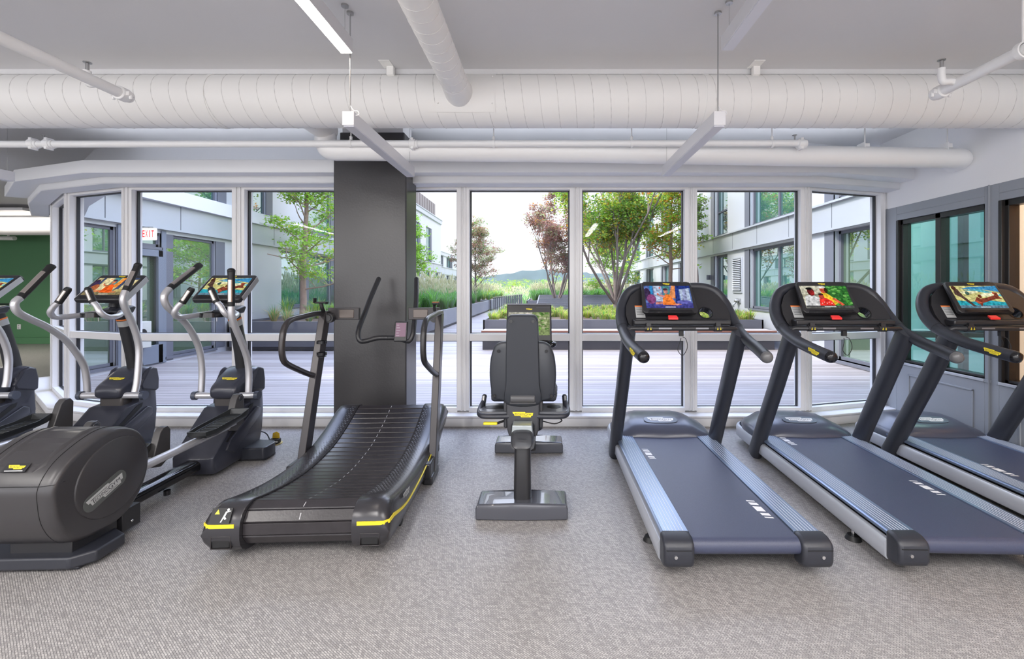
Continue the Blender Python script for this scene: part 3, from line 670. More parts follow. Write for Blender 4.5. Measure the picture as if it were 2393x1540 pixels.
        d = MB(); d.box(-.022, .006, .225, .25, 1.065, 1.11); d.tube(catmull([(-.01, .235, 1.05), (-.03, .2, 1.02), (-.045, .19, .97), (-.01, .19, .935), (.025, .2, .99), (.02, .22, 1.045), (.0, .23, 1.06)], 6), .0025, 6); d.build('safety_cord', black, t, label='black safety clip and cord')
        for s in (-1, 1):
            f_ = MB(); f_.cyl((.385*s, -.46, .012), .042, .024, 'z', 22, r2=.030); f_.cyl((.385*s, -.46, .045), .009, .05, 'z', 10, 1); f_.build('levelling_foot', [black, chrome], t, label='round black levelling foot')
        d = MB(); d.box(-.30, .30, 1.0, 1.15, 0, .06); d.box(-.30, .30, .72, .80, 0.0, .06); d.build('front_foot', black, t, bevel=.006)
    # belt (each with its own marks)
    d = MB(); top, R_ = .1915, .040; c = (-.775, top-R_)
    pr = [(.90, top), (-.775, top)]
    for k in range(1, 13):
        a = PI/2+PI*k/12; pr.append((c[0]+R_*math.cos(a), c[1]+R_*math.sin(a)))
    pr += [(.5, top-2*R_+.01), (.9, top-.03)]
    d.prism(pr, 'x', -.2575, .2575)
    for (x0, y1) in marks:
        for (a, b_, e) in ((.00, .012, .000), (.026, .054, .003), (.072, .128, .006), (.146, .174, .012), (.188, .200, .015)):
            if y1-b_ > .70: continue
            d.poly([(x0+.0+e, y1-b_, top+.0006), (x0+.045+e, y1-b_-.006, top+.0006), (x0+.045+e-.002, y1-a-.006, top+.0006), (x0+e-.002, y1-a, top+.0006)], 1)
    d.build('belt', [tread_belt, white], t, smooth=35, label='blue-grey running belt')
    # screen
    o, up = Vector((-.072, .335, 1.333)), Vector((0, .150, .225)).normalized()
    M = frame(o, (1, 0, 0), up)
    d = MB(); d.M = M
    d.prism([(-.185, -.125), (.185, -.125), (.20, -.105), (.182, .13), (.172, .142), (-.172, .142), (-.182, .13), (-.20, -.105)], 'z', -.03, .0)
    d.prism([(-.172, .142), (.172, .142), (.165, .152), (-.165, .152)], 'z', -.055, -.01)
    sc = d.build('screen', darker, t, bevel=.008, label='touch screen in a black bezel')
    d = MB(); d.M = M
    d.prism([(-.165, -.125), (.165, -.125), (.150, -.100), (0, -.108), (-.150, -.100)], 'z', 0, .006); d.build('screen_lip', gloss, sc, bevel=.002)
    picture('screen_picture', M @ Matrix.Translation((0, .010, .0006)), .340, .193, shapes[0], sc, shapes[1])
    d = MB(); logo(d, M @ Matrix.Translation((0, .123, .0008)), .052); d.build('screen_logo', [yellow, ink], sc, smooth=0, label='tiny yellow logo')
    return t
T1 = treadmill('treadmill nearest the recumbent bike, screen showing a woman in orange against blue curtains', 0, (.965, 3.0, 0), [(-.245, .44), (.175, -.395)], (pic_woman(False), 'picture of a woman in orange with blue curtains'))
T2 = treadmill('middle treadmill of the row, screen showing three people in front of green leaves', -math.radians(1.6), (2.115, 3.0, 0), [(-.245, .73), (.175, -.12)], (pic_family(), 'picture of three people before green leaves'), T1)
T3 = treadmill('rightmost treadmill beside the grey panelled wall, cut by the photo edge', -math.radians(.8), (3.235, 3.0, 0), [(-.245, .14), (.175, -.70)], (pic_beach(), 'picture of beach players under a yellow sky'), T1)

# ================================================================== ELLIPTICAL
ell_body = pm('elliptical_plastic', (.034, .036, .050), .28)
ell_warm = pm('elliptical_rear_plastic', (.040, .038, .041), .30, bump=.1, bscale=700)
cream = pm('pedal_grey', (.06, .062, .07), .5)
def elliptical(label, loc, rz, levL, levR, shapes, phase, proto=None):
    t = thing('elliptical_trainer', label, 'elliptical trainer', loc, rz, 'elliptical trainers at the left')
    TL = to_local(loc, rz)
    if proto:
        for ch in list(proto.children):
            if ch.name.split('.')[0] in ('lever', 'screen', 'crank_arm'): continue
            copy_tree(ch, t)
    else:
        # rear drum housing
        prof = [(-.735, .135), (-.800, .19), (-.845, .28), (-.862, .38), (-.860, .46), (-.80, .545), (-.71, .60), (-.60, .640), (-.52, .645), (-.44, .625), (-.37, .58), (-.325, .51), (-.305, .43), (-.315, .33), (-.355, .24), (-.42, .17), (-.50, .128), (-.62, .12)]
        pr = catmull([(0, a, b) for a, b in prof], 4, True); cen = Vector((0, -.57, .385)); pr_rear = [p for p in pr[:62]]
        d = MB(); rings = []
        for (x, k) in ((-.215, .90), (-.213, .945), (-.203, .975), (-.18, .995), (-.15, 1), (.15, 1), (.18, .995), (.203, .975), (.213, .945), (.215, .90)):
            rings.append([(x, cen.y+(p.y-cen.y)*k, cen.z+(p.z-cen.z)*k) for p in pr])
        d.loft(rings); rh = d.build('rear_housing', ell_warm, t, smooth=50, label='large rounded rear flywheel housing')
        for s in (-1, 1):   # raised round cover on the side
            d = MB(); c2 = Vector((0, -.545, .39)); pts = []
            for k in range(40):
                a = 2*PI*k/40; r = .205*(1+.05*math.cos(2*(a-.6))); pts.append((c2.y+r*1.02*math.cos(a), c2.z+r*math.sin(a)))
            R2 = [[(x*s, c2.y+(p-c2.y)*q, c2.z+(z-c2.z)*q) for p, z in pts] for (x, q) in ((.213, 1.0), (.221, .985), (.2235, .96))]
            d.loft(R2); d.build('side_disc', ell_warm, rh, smooth=30)
        d = MB(); M = frame((.2238, -.60, .335), (0, .93, .37), (0, -.37, .93)); d.M = M; pts = []
        for k in range(30):
            a = 2*PI*k/30; pts.append((math.copysign(.085, math.cos(a))+.042*math.cos(a), .042*math.sin(a)))
        d.prism(pts, 'z', 0, .003); bd = d.build('badge', pm('badge_olive', (.085, .09, .088), .4), rh)
        d = MB(); logo(d, M @ Matrix.Translation((0, 0, .0032)), .215); d.build('badge_logo', [greyl, ink], bd, smooth=0, label='grey ribbon logo reading TECHNOGYM')
        d = MB(); 
        tp = [(-.845, .485), (-.80, .548), (-.71, .604), (-.60, .645), (-.52, .650)]
        rr = []
        for (x, dz) in ((-.125, -.004), (-.115, .004), (-.10, .004), (-.09, -.002), (.09, -.002), (.10, .004), (.115, .004), (.125, -.004)):
            rr.append([(x*(1.0 if i else .6), y, z+dz) for i, (y, z) in enumerate(tp)])
        d.loft(rr, closed=False, caps=False); d.build('top_deck', ell_warm, rh, smooth=60)
        d = MB(); M = frame((0, -.812, .540), (1, 0, 0), (0, .6, .58)); d.M = M; d.box(-.055, .055, -.022, .022, 0, .0015, 1); d.box(-.042, .042, -.017, -.014, .0015, .002, 3); d.M = Matrix.Identity(4); logo(d, M @ Matrix.Translation((0, .003, .0016)), .08, 0, 2); d.build('top_logo', [yellow, darker, ink, white], rh, smooth=0, label='small yellow logo label')
        d = MB(); d.tube([(-.208, -.845, .468), (-.16, -.862, .468), (.16, -.862, .468), (.208, -.845, .468), (.216, -.80, .468)], .0016, 6)
        for x_ in (-.150, .150): d.tube([(x_, p.y-.0005 if p.y < -.6 else p.y, p.z+.0008) for p in pr_rear if p.z > .45 or p.y < -.7], .0014, 5)
        d.build('seam', black, rh)
        d = MB(); d.prism([(-.34, -.77), (.20, -.77), (.275, -.70), (.275, -.54), (.14, -.46), (-.34, -.46)], 'z', .018, .078); d.box(-.28, .22, -.74, -.50, 0, .02); d.build('rear_base_plate', dark, t, bevel=.012, seg=3)
        d = MB(); d.box(-.13, .17, -.72, -.47, .07, .15); d.box(.12, .18, -.45, -.33, .03, .15); d.cyl((.183, -.39, .07), .008, .006, 'x', 10, 1); d.build('rear_bracket', [darker, chrome], t, bevel=.004)
        d = MB(); d.tube([(.0, -.5, .105), (.0, .42, .105)], .062, 24, sq=(.7, 1, 2.6)); d.cyl((.06, .02, .05), .02, .03, 'z', 10); d.build('floor_beam', gloss, t, smooth=50)
        # front body
        d = MB()
        side = [(.36, .03), (.325, .09), (.325, .155), (.36, .19), (.50, .315), (.66, .45), (.775, .465), (.785, .56), (.81, .66), (.86, .70), (.925, .66), (.955, .52), (.965, .36), (.95, .20), (.91, .09), (.87, .03)]
        pr = side; cen = Vector((0, .68, .30)); rings = []
        for (x, k) in ((-.150, .93), (-.146, .97), (-.135, .99), (-.12, 1), (.12, 1), (.135, .99), (.146, .97), (.150, .93)):
            rings.append([(x, cen.y+(a-cen.y)*k, cen.z+(b-cen.z)*k) for a, b in pr])
        d.loft(rings); fb_ = d.build('front_body', ell_body, t, smooth=50, bevel=.012)
        for s in (-1, 1): d = MB(); d.prism([(.46, .235), (.49, .225), (.80, .42), (.81, .45), (.76, .44)], 'x', .1505*s, .1515*s); d.build('crank_slot', black, fb_, smooth=0)
        for s in (-1, 1):
            d = MB(); pts = [(.55, .12), (.60, .16), (.84, .28), (.90, .34), (.90, .39), (.85, .41), (.50, .24), (.46, .17)]
            R2 = [[(x*s, .76+(p-.76)*q, .30+(z-.30)*q) for p, z in pts] for (x, q) in ((.149, 1.0), (.160, .97), (.162, .94))]
            d.loft(R2); d.build('side_blister', ell_body, fb_, smooth=40, bevel=.01)
        d = MB(); rings = []
        for (y, zt, zb, hw) in ((.648, .585, .545, .085), (.655, .607, .525, .098), (.672, .625, .513, .108), (.70, .643, .51, .114), (.75, .668, .515, .122), (.81, .700, .53, .132), (.87, .728, .55, .142), (.92, .740, .58, .145), (.955, .73, .61, .135), (.968, .70, .64, .12)):
            ring = []
            for k in range(24):
                a_ = 2*PI*k/24; c_, s_2 = math.cos(a_), math.sin(a_); ring.append((math.copysign(abs(c_)**.45, c_)*hw, y, (zt+zb)/2+math.copysign(abs(s_2)**.55, s_2)*(zt-zb)/2))
            rings.append(ring)
        d.loft(rings); hd = d.build('hood', ell_body, t, smooth=60)
        for s in (-1, 1): d = MB(); d.prism([(.78, .60), (.80, .56), (.94, .52), (.972, .53), (.975, .62), (.955, .715), (.90, .735), (.86, .715)], 'x', *sorted((.125*s, .158*s))); d.build('hood_collar', ell_body, hd, bevel=.014, seg=3)
        d = MB(); logo(d, frame((0, .735, .6635), (1, 0, 0), (0, .9, .46)), .125); d.build('hood_logo', [yellow, ink], hd, smooth=0, label='small yellow ribbon logo')
        d = MB(); d.box(-.090, .090, .685, .80, .43, .54); d.build('front_neck', pm('neck_plastic', (.06, .055, .055), .35), t, bevel=.015)
        d = MB(); d.tube([(-.235, .70, .535), (.235, .70, .535)], .026, 20)
        for s in (-1, 1): d.cyl((.247*s, .70, .535), .034, .03, 'x', 22, 1, r2=None)
        d.build('pivot_shaft', [silver, pm('cap_blue_grey', (.06, .07, .10), .35)], t, label='silver pivot shaft with dark end caps')
        for s in (-1, 1):
            d = MB(); d.prism([(.06*s, .66), (.31*s, .67), (.325*s, .70), (.325*s, .82), (.30*s, .86), (.06*s, .92)], 'z', .02, .115); d.box(*sorted((.08*s, .31*s)), .70, .86, 0, .02); d.build('front_foot', dark, t, bevel=.015, seg=3)
        # column
        d = MB(); d.tube([(-.0, .925, .68), (-.0, .89, .86), (-.0, .835, 1.06), (-.0, .795, 1.19)], [.056, .053, .050, .048], 24, sq=(.8, .95, 3), up=(1, 0, 0)); cl = d.build('column', darker, t, smooth=50)
        d = MB(); d.tube([(-.0, .824, 1.095), (-.0, .811, 1.14), (-.0, .809, 1.145)], .0515, 24, sq=(.8, .95, 3), up=(1, 0, 0)); d.tube([(-.0, .809, 1.145), (-.0, .806, 1.156)], .0516, 24, 1, sq=(.8, .95, 3), up=(1, 0, 0)); d.build('warning_sticker', [greyl, orange], cl, smooth=50, label='grey sticker with orange edge')
        # fixed handle
        for s in (-1, 1):
            pts = [(.04*s, .70, 1.215), (.12*s, .64, 1.20), (.18*s, .52, 1.185), (.193*s, .44, 1.19), (.180*s, .40, 1.225), (.155*s, .40, 1.27), (.125*s, .405, 1.30)]
            pp = catmull(pts, 7); d = MB(); d.tube(pp, .0205, 16); fh = d.build('fixed_handle', silver, t, smooth=60)
            e = pp[-1]; g = Vector((-.055*s, .015, .10)); d = MB(); d.tube([e-g*.05, e+g*.95], .0235, 16); d.tube([e+g*.95, e+g*1.08], [.0235, .017], 16)
            d.box(e.x-.004, e.x+.004, e.y-.02, e.y-.0195, e.z, e.z) if False else None
            d.build('hand_grip', black, fh, smooth=50)
            d = MB(); d.tube([e+g*.12+Vector((-.001, -.0045, 0)), e+g*.85+Vector((-.001, -.0045, 0))], .0205, 16); d.build('grip_sensor', brush, fh, smooth=50, label='steel hand sensor')
        d = MB(); d.cyl((0, .73, 1.215), .05, .05, 'x', 20); d.prism([(.64, 1.215), (.66, 1.228), (.80, 1.262), (.83, 1.25), (.80, 1.20), (.68, 1.19)], 'x', -.085, .085); d.build('head_joint', dark, t, bevel=.01)
        d = MB(); d.ring((-.035, .585, 1.195), .056, .080, .036, 32); d.cyl((-.035, .585, 1.181), .07, .006, 'z', 24); d.box(-.05, .05, .65, .70, 1.185, 1.210); d.build('cup_tray', gloss, t, smooth=40, label='black ring cup tray')
        d = MB(); d.tube([(-.07, .56, 1.18), (-.07, .56, 1.145), (.02, .56, 1.145), (.02, .56, 1.18)], .003, 6); d.build('wire_hook', steel, t)
        d = MB(); d.tube([(0, .72, 1.25), (0, .73, 1.33)], .035, 16); d.build('screen_neck', darker, t)
    # levers
    for pts, X, nm in ((levL, -1, 'L'), (levR, 1, 'R')):
        x = .235*X; P = [TL(YZ(px, py, loc[0]+x*math.cos(rz)-(rz*0))) for px, py in pts]
        P = [Vector((x, p.y, p.z)) for p in P]
        pp = catmull(P[:-1], 6); d = MB(); d.tube(pp, .0240, 16); lv = d.build('lever', silver, t, smooth=60, label='curved silver push-pull lever')
        g0, g1 = P[-2], P[-1]; dr = (g1-g0).normalized()
        d = MB(); d.tube([g0-dr*.01, g0+dr*.02, g1-dr*.05, g1-dr*.02, g1+dr*.002], [.022, .024, .024, .026, .020], 18); d.sphere(g1-dr*.012, .026, 0, 14, 8, (1, 1.2, .8)); d.build('hand_grip', black, lv, smooth=50)
        d = MB(); off = Vector((0, -dr.z, dr.y)) * (.0065 if dr.z > .4 else .0065)
        d.tube([g0+dr*.035+off, g1-dr*.08+off], .0205, 16); d.build('grip_sensor', brush, lv, smooth=50, label='brushed steel hand sensor')
    # crank arms, links, pedals
    for s, ph in ((1, phase), (-1, 1-phase)):
        zf = .17+.25*ph; x = .185*s; yl = .25+.36*ph
        ca = MB(); ca.tube([(x, -.36, .30+.06*ph), (x, yl-.06, zf-.02)], .026, 18); ca = ca.build('crank_arm', silver, t, smooth=50, label='silver crank arm')
        d = MB(); pr = [(yl+.12, .56), (yl+.17, .54), (yl+.16, .50), (yl-.02, zf-.04), (yl-.10, zf-.06), (yl-.13, zf-.01), (yl-.09, zf+.03)]
        xx = sorted((x-.025, x+.025)); pr = [(yl-.14, zf-.05), (yl-.05, zf-.075), (yl+.03, zf-.03), (yl+.035, zf+.17), (yl+.01, zf+.20), (yl-.03, zf+.20), (yl-.06, zf+.17)]
        d.prism(pr, 'x', *xx); d.cyl((x+.027*s, yl-.01, zf+.165), .022, .012, 'x', 16, 1); d.build('link', [pm('link_plastic', (.07, .068, .07), .35), dark], ca, bevel=.010, seg=3)
        # pedal tray
        y0, y1, zp = yl-.52, yl-.10, zf+.03
        xo = .255*s; oc = []
        ou = [(-.075, 0), (-.085, .10), (-.085, .30), (-.06, .42), (.07, .42), (.075, .30), (.072, .06), (.045, 0)]
        d = MB(); rr = []
        for (q, dz) in ((.88, -.018), (1.0, .0), (1.03, .030), (.98, .030), (.93, .006)):
            rr.append([(xo+a*q*s, y0+.21+(b-.21)*q, zp+dz+(b/.42)*.035+(.015 if b > .35 and dz > .02 else 0)) for a, b in ou])
        d.loft(rr)
        for k in range(11): d.box(xo-.05, xo+.05, y0+.05+.028*k, y0+.062+.028*k, zp+.004+(.05+.028*k)/.42*.035, zp+.013+(.05+.028*k)/.42*.035)
        d.build('pedal', [pm('pedal_black', (.022, .024, .026), .3)], ca, smooth=30, bevel=.004, label='black ribbed foot pedal tray')
    # screen
    o, up = Vector((.0, .685, 1.415)), Vector((0, .25, .205)).normalized()
    M = frame(o, (1, 0, 0), up); d = MB(); d.M = M
    d.prism([(-.176, -.155), (.176, -.155), (.185, -.14), (.185, .145), (.172, .162), (-.172, .162), (-.185, .145), (-.185, -.14)], 'z', -.042, 0)
    d.prism([(-.15, -.08), (.15, -.08), (.15, .08), (-.15, .08)], 'z', -.055, -.03); d.box(-.175, .175, .145, .168, -.055, -.01)
    sc = d.build('screen', darker, t, bevel=.009, label='touch screen in a black bezel')
    for s in (-1, 1):
        d = MB(); d.M = M; d.box(*sorted((.1855*s, .190*s)), -.12, .14, -.048, -.004); d.build('bezel_edge', silver, sc, bevel=.002)
    d = MB(); d.M = M; d.box(-.16, .16, -.125, -.119, .0, .006); d.build('screen_lip', gloss, sc, bevel=.002)
    picture('screen_picture', M @ Matrix.Translation((0, .008, .0006)), .325, .215, shapes[0], sc, shapes[1])
    d = MB(); logo(d, M @ Matrix.Translation((0, .135, .0008)), .055); d.build('screen_logo', [yellow, ink], sc, smooth=0, label='tiny yellow logo')
    return t
E1L = [(478, 916), (480, 872), (477, 833), (469, 804), (453, 773), (435, 750), (412, 731), (393, 713), (388, 692), (400, 675), (475, 619)]
E1R = [(587, 916), (588, 872), (583, 835), (570, 799), (554, 763), (546, 737), (545, 716), (545, 629)]
E2L = [(212, 916), (210, 885), (203, 853), (182, 820), (156, 791), (117, 765), (78, 747), (47, 731), (37, 716), (39, 705), (49, 697), (127, 621)]
E2R = [(322, 916), (328, 885), (332, 820), (325, 781), (312, 747), (299, 721), (293, 700), (299, 680), (331, 617)]
dx = -298
E3L = [(212+dx, 912), (210+dx, 885), (203+dx, 853), (182+dx, 820), (156+dx, 791), (117+dx, 765), (78+dx, 747), (47+dx, 731), (37+dx, 716), (39+dx, 705), (49+dx, 697), (127+dx, 621)]
E3R = [(20, 905), (25, 880), (27, 835), (17, 798), (-2, 765), (-35, 741), (-48, 725), (-50, 700), (-20, 630)]
E1 = elliptical('elliptical trainer nearest the curved treadmill, screen showing beach players', (-2.575, 3.0, 0), .035, E1L, E1R, (pic_beach(), 'picture of beach players under a yellow sky'), .85)
E2 = elliptical('second elliptical trainer from the curved treadmill, screen showing a woman in orange', (-3.50, 3.0, 0), .035, E2L, E2R, (pic_woman(True), 'picture of a woman in orange in warm light'), .25, E1)
E3 = elliptical('leftmost elliptical trainer, cut by the left photo edge', (-4.55, 3.0, 0), .035, E3L, E3R, (pic_beach(), 'picture with a yellow sky'), .5, E1)

# ================================================================== CURVED TREADMILL (local frame, origin on floor)
KL, KR = (-1.315, 3.2, 0), .045
def curved_treadmill():
    t = thing('curved_treadmill', 'curved slatted treadmill with yellow stripe in front of the dark pillar', 'treadmill', KL, KR)
    zt = [(-.76, .273), (-.6, .238), (-.35, .200), (-.08, .187), (.24, .214), (.51, .285), (.75, .376)]
    path = [Vector((0, -.70, .052)), Vector((0, -.76, .055))]
    for k in range(1, 10):
        a = -PI/2-PI*k/10; path.append(Vector((0, -.757+.108*math.cos(a), .163+.108*math.sin(a))))
    path += catmull([(0, a, b) for a, b in zt], 10)
    path += [Vector((0, .80, .385)), Vector((0, .83, .36)), Vector((0, .845, .31)), Vector((0, .84, .26))]
    # resample by length into slats
    L = [0]
    for i in range(1, len(path)): L.append(L[-1]+(path[i]-path[i-1]).length)
    def at(s):
        for i in range(1, len(path)):
            if s <= L[i]: f = (s-L[i-1])/(L[i]-L[i-1]); return path[i-1].lerp(path[i], f)
        return path[-1]
    d = MB(); pitch = .066; n = int(L[-1]/pitch)
    for i in range(n):
        a, b = at(i*pitch+.0035), at(i*pitch+pitch-.0035); tg_ = (b-a).normalized(); nn = Vector((0, -tg_.z, tg_.y))
        vs = []
        for x in (-.276, .276):
            hw = .008
            vs += [(x, *(a-nn*.016).yz), (x, *(a-nn*.004).yz), (x, *(a+tg_*.004).yz), (x, *(b-tg_*.004).yz), (x, *(b-nn*.004).yz), (x, *(b-nn*.016).yz)]
        d.add(vs, [(k, (k+1) % 6, 6+(k+1) % 6, 6+k) for k in range(6)]+[(5, 4, 3, 2, 1, 0), (6, 7, 8, 9, 10, 11)])
        if i > 3:
            q = a.lerp(b, .15); q2 = a.lerp(b, .7); d.add([(.0, *(q+nn*.0006).yz), (.004, *(q+nn*.0006).yz), (.004, *(q2+nn*.0006).yz), (.0, *(q2+nn*.0006).yz)], [(0, 1, 2, 3)], 1)
    d.build('slat_belt', [pm('slat_rubber', (.028, .025, .028), .30, noise=.4, nscale=14, bump=.2, bscale=90), pm('centre_line', (.45, .45, .47), .5)], t, smooth=0, label='curved belt of black slats with a dashed centre line')
    d = MB(); pr = [(p.y, p.z-.018) for p in path[10:-3]]; pr = [(a, b) for a, b in pr]+[(.80, .20), (.5, .12), (.1, .06), (-.7, .06), (-.83, .12)]
    d.prism(pr, 'x', -.277, .277); d.build('belt_bed', black, t, smooth=0)
    topf = catmull([(0, a, b) for a, b in zt], 8)
    def ztop(y):
        if y <= topf[0].y: return topf[0].z
        for i in range(1, len(topf)):
            if y <= topf[i].y: f = (y-topf[i-1].y)/(topf[i].y-topf[i-1].y); return topf[i-1].z*(1-f)+topf[i].z*f
        return topf[-1].z
    def zbot(y): return [v for v in (max(.035, ztop(y)-.235+.02*(y+.3)) if y < .3 else max(.035, ztop(y)-.20),)][0]
    for s in (-1, 1):
        d = MB(); rings = []
        ysl = [-.885, -.878, -.86, -.83, -.79, -.75]+[-.7+.07*i for i in range(22)]+[.81, .85, .885, .90]
        for y in ysl:
            if y < -.75:
                q = max(0, 1-abs((y+.75)/.136)**2.7)**(1/2.7); zm = .158; zt_ = zm+.128*q; zb = zm-.118*q
            else: zt_, zb = ztop(y)+.013, zbot(y)
            w = 1.0
            if y > .80: k = math.sqrt(max(0, 1-((y-.80)/.102)**2)); zm = .30; zt_ = zm+(ztop(.8)+.013-zm)*k; zb = zm-(zm-zbot(.8))*k
            H = zt_-zb; sh = min(.034, H*.3)
            side = .468
            rings.append([(x*s, y, z) for x, z in ((.278, zb), (.278, zt_-.004), (.285, zt_), (.40, zt_+.002), (.435, zt_-sh*.25), (.458, zt_-sh), (side, zb+H*.45), (side-.012, zb+H*.15), (side-.04, zb))])
        d.loft(rings); bd = d.build('side_shell', pm('shell_metal', (.036, .035, .040), .27, .15), t, smooth=55, label='dark metal side shell')
        # stud texture
        d = MB()
        yy = -.70; r_i = 0
        while yy < .74:
            z0, z1 = ztop(yy)+.0137, ztop(yy+.012)+.0137
            for k in range(5):
                x = (.298+.021*k+(.0105 if r_i % 2 else 0)); 
                if yy < -.55 and k*.021 > (yy+.72)*1.0: continue
                if yy > .66 and k*.021 > (.76-yy)*1.2: continue
                d.add([((x-.007)*s, yy, z0), ((x+.007)*s, yy, z0), ((x+.007)*s, yy+.012, z1), ((x-.007)*s, yy+.012, z1), (x*s, yy+.004, z0+.0022)], [(0, 1, 4), (1, 2, 4), (2, 3, 4), (3, 0, 4)])
            yy += .021; r_i += 1
        d.build('stud_grip', pm('stud_rubber', (.05, .052, .06), .35), bd, smooth=0, label='studded foot rest strip')
        # yellow stripe
        d = MB(); strip = [(-.6, .150), (-.45, .133), (-.2, .135), (0, .15), (.25, .182)]
        up_ = []
        def outer(y, z, off=.002):
            return .4685+off
        sp = catmull([(0, -.80, .20), (0, -.72, .178)]+[(0, a, b) for a, b in strip], 6)
        w = [.0095-.006*min(1, i/(len(sp)*.6)) for i in range(len(sp))]
        rings = [[(.464*s, p.y, p.z-w[i]), (.4705*s, p.y, p.z-w[i]), (.4705*s, p.y, p.z+w[i]), (.464*s, p.y, p.z+w[i])] for i, p in enumerate(sp)]
        if s > 0: d.loft(rings)
        d.loft([[(a*s, b, .199-.0095), (a*s, b-.006, .199-.0095), (a*s, b-.006, .199+.0095), (a*s, b, .199+.0095)] for a, b in ((.305, -.8795), (.42, -.8795), (.445, -.875))])
        d.loft([[(a*s, b, .2-.0095), (a*s+.004*s, b-.004, .2-.0095), (a*s+.004*s, b-.004, .2+.0095), (a*s, b, .2+.0095)] for a, b in ((.442, -.876), (.462, -.86), (.4665, -.80))])
        d.build('yellow_stripe', yellow, bd, smooth=0, label='yellow stripe')
        d = MB(); d.box(*sorted((.325*s, .415*s)), -.8845, -.860, .088, .148); d.build('handle_recess', black, bd, bevel=.006)
        d = MB()
        for (a0, a1, z0, z1) in ((.32, .42, .146, .150), (.32, .42, .084, .088), (.32, .324, .084, .146), (.416, .42, .084, .146)): d.box(*sorted((a0*s, a1*s)), -.887, -.862, z0, z1)
        d.build('recess_rim', warmdk, bd, bevel=.002)
        # upright
        x = .475*s
        d = MB(); d.loft([[(xx+a*.026, y+b*.052, z) for a, b in ((-1, -1), (1, -1), (1, 1), (-1, 1))] for xx, y, z in ((x, .16, .02), (x, .22, .20), (x*.99, .36, .66), (x*.975, .50, 1.12), (x*.972, .525, 1.20))]); d.build('upright', warmdk, t, bevel=.004, smooth=30, label='brown-black metal upright')
        d = MB(); d.box(*sorted((x-.035, x+.03)), .02, .26, 0, .06); d.box(*sorted((x-.03, x+.02)), .0, .30, .05, .16); d.build('upright_foot', darker, t, bevel=.01)
        # side handle loop
        pts = [(.465*s, .50, 1.205), (.47*s, .34, 1.205), (.47*s, .17, 1.195), (.47*s, .02, 1.185), (.47*s, -.055, 1.16), (.47*s, -.10, 1.10), (.47*s, -.115, 1.0), (.47*s, -.10, .93), (.47*s, -.05, .885), (.47*s, .1, .82), (.47*s, .24, .765), (.472*s, .33, .735)]
        d = MB(); d.tube(catmull(pts, 6), .0205, 18); d.build('side_handle', warmdk if s < 0 else darker, t, smooth=60, label='bent side handlebar')
        # bracket between upright and push handle
        d = MB(); d.box(*sorted((.20*s, .45*s)), .55, .59, 1.145, 1.245); d.box(*sorted((.24*s, .36*s)), .546, .554, 1.16, 1.23, 1); d.box(*sorted((.43*s, .48*s)), .48, .60, 1.14, 1.22); d.build('cross_bracket', [warmdk, pm('brown_panel', (.12, .10, .09), .25, .4)], t, bevel=.006)
        d = MB(); d.cyl((.425*s, .52, 1.165), .040, .06, 'y', 22); d.cyl((.425*s, .485, 1.165), .027, .012, 'y', 22); d.build('tension_knob' if s < 0 else 'bracket_boss', darker, t)
        # push handle prong
        pts = [(-.05*s, .66, .985), (.08*s, .645, .985), (.165*s, .61, .965), (.205*s, .59, .97), (.225*s, .60, 1.02), (.225*s, .64, 1.09), (.215*s, .73, 1.19), (.20*s, .83, 1.32), (.17*s, .96, 1.49)]
        d = MB(); pp = catmull(pts, 6); d.tube(pp, .0205, 18); d.sphere(pp[-1], .0205, 0, 12, 8); d.build('push_handle', darker, t, smooth=60, label='black push handle')
    d = MB(); d.box(-.33, -.28, .0, .02, 0, 0) if False else None
    for (zz) in (.985, .895):
        d = MB(); d.ring((-.415, .36, zz), .030, .037, .022, 26); d.box(-.46, -.44, .37, .40, zz-.01, zz+.01); d.ring((-.415, .36, zz-.02), .0, .033, .004, 26) if zz < .9 else None
        d.build('bottle_ring', gloss, t, smooth=40)
    M = frame((.125, .60, 1.045), (1, 0, 0), (0, .25, .97)); d = MB(); d.M = M; d.box(-.055, .055, -.085, .085, -.022, 0); mo = d.build('monitor', darker, t, bevel=.008)
    d = MB(); d.M = M; d.box(-.042, .042, -.045, .072, .0004, .001); 
    for k in range(5): d.box(-.036, -.015+.006*(k % 3), .05-.022*k, .054-.022*k, .001, .0013, 1)
    d.build('monitor_display', [em('display_plum', (.20, .13, .17), .8), em('display_text', (.35, .3, .34), .8)], mo, smooth=0, label='plum lit display')
    d = MB(); d.tube(catmull([(-.435, .44, 1.22), (-.43, .40, 1.25), (-.44, .40, 1.29)], 4), .014, 12); d.box(-.48, -.39, .375, .41, 1.285, 1.30); d.box(-.485, -.475, .36, .41, 1.29, 1.33); d.box(-.395, -.385, .36, .41, 1.28, 1.30); d.build('phone_clip', black, t, bevel=.004)
    d = MB(); d.tube([(.43, .47, 1.22), (.43, .46, 1.27), (.45, .44, 1.285)], .012, 12); d.box(.42, .475, .41, .46, 1.275, 1.292); d.box(.422, .473, .412, .458, 1.291, 1.296, 1); d.build('lever_knob', [black, orange], t, bevel=.003, label='small black lever with orange top')
    d = MB(); d.cyl((.42, -.52, .045), .045, .03, 'x', 22); d.cyl((.30, .72, .06), .06, .05, 'x', 22); d.box(.15, .42, .60, .74, 0, .1); d.box(-.42, -.15, .60, .74, 0, .1); d.box(-.40, -.30, -.55, -.45, 0, .06); d.box(.30, .40, -.55, -.45, 0, .06); d.build('floor_support', black, t, bevel=.006)
    # warning label, side logo
    M = frame((-.375, -.8735, .2485), (1, 0, 0), (0, .48, .88)); d = MB(); d.M = M
    d.box(-.05, .05, -.036, .036, -.004, .0008, 0); d.poly([(-.032, .008, .0015), (-.008, .008, .0015), (-.020, .03, .0015)], 1)
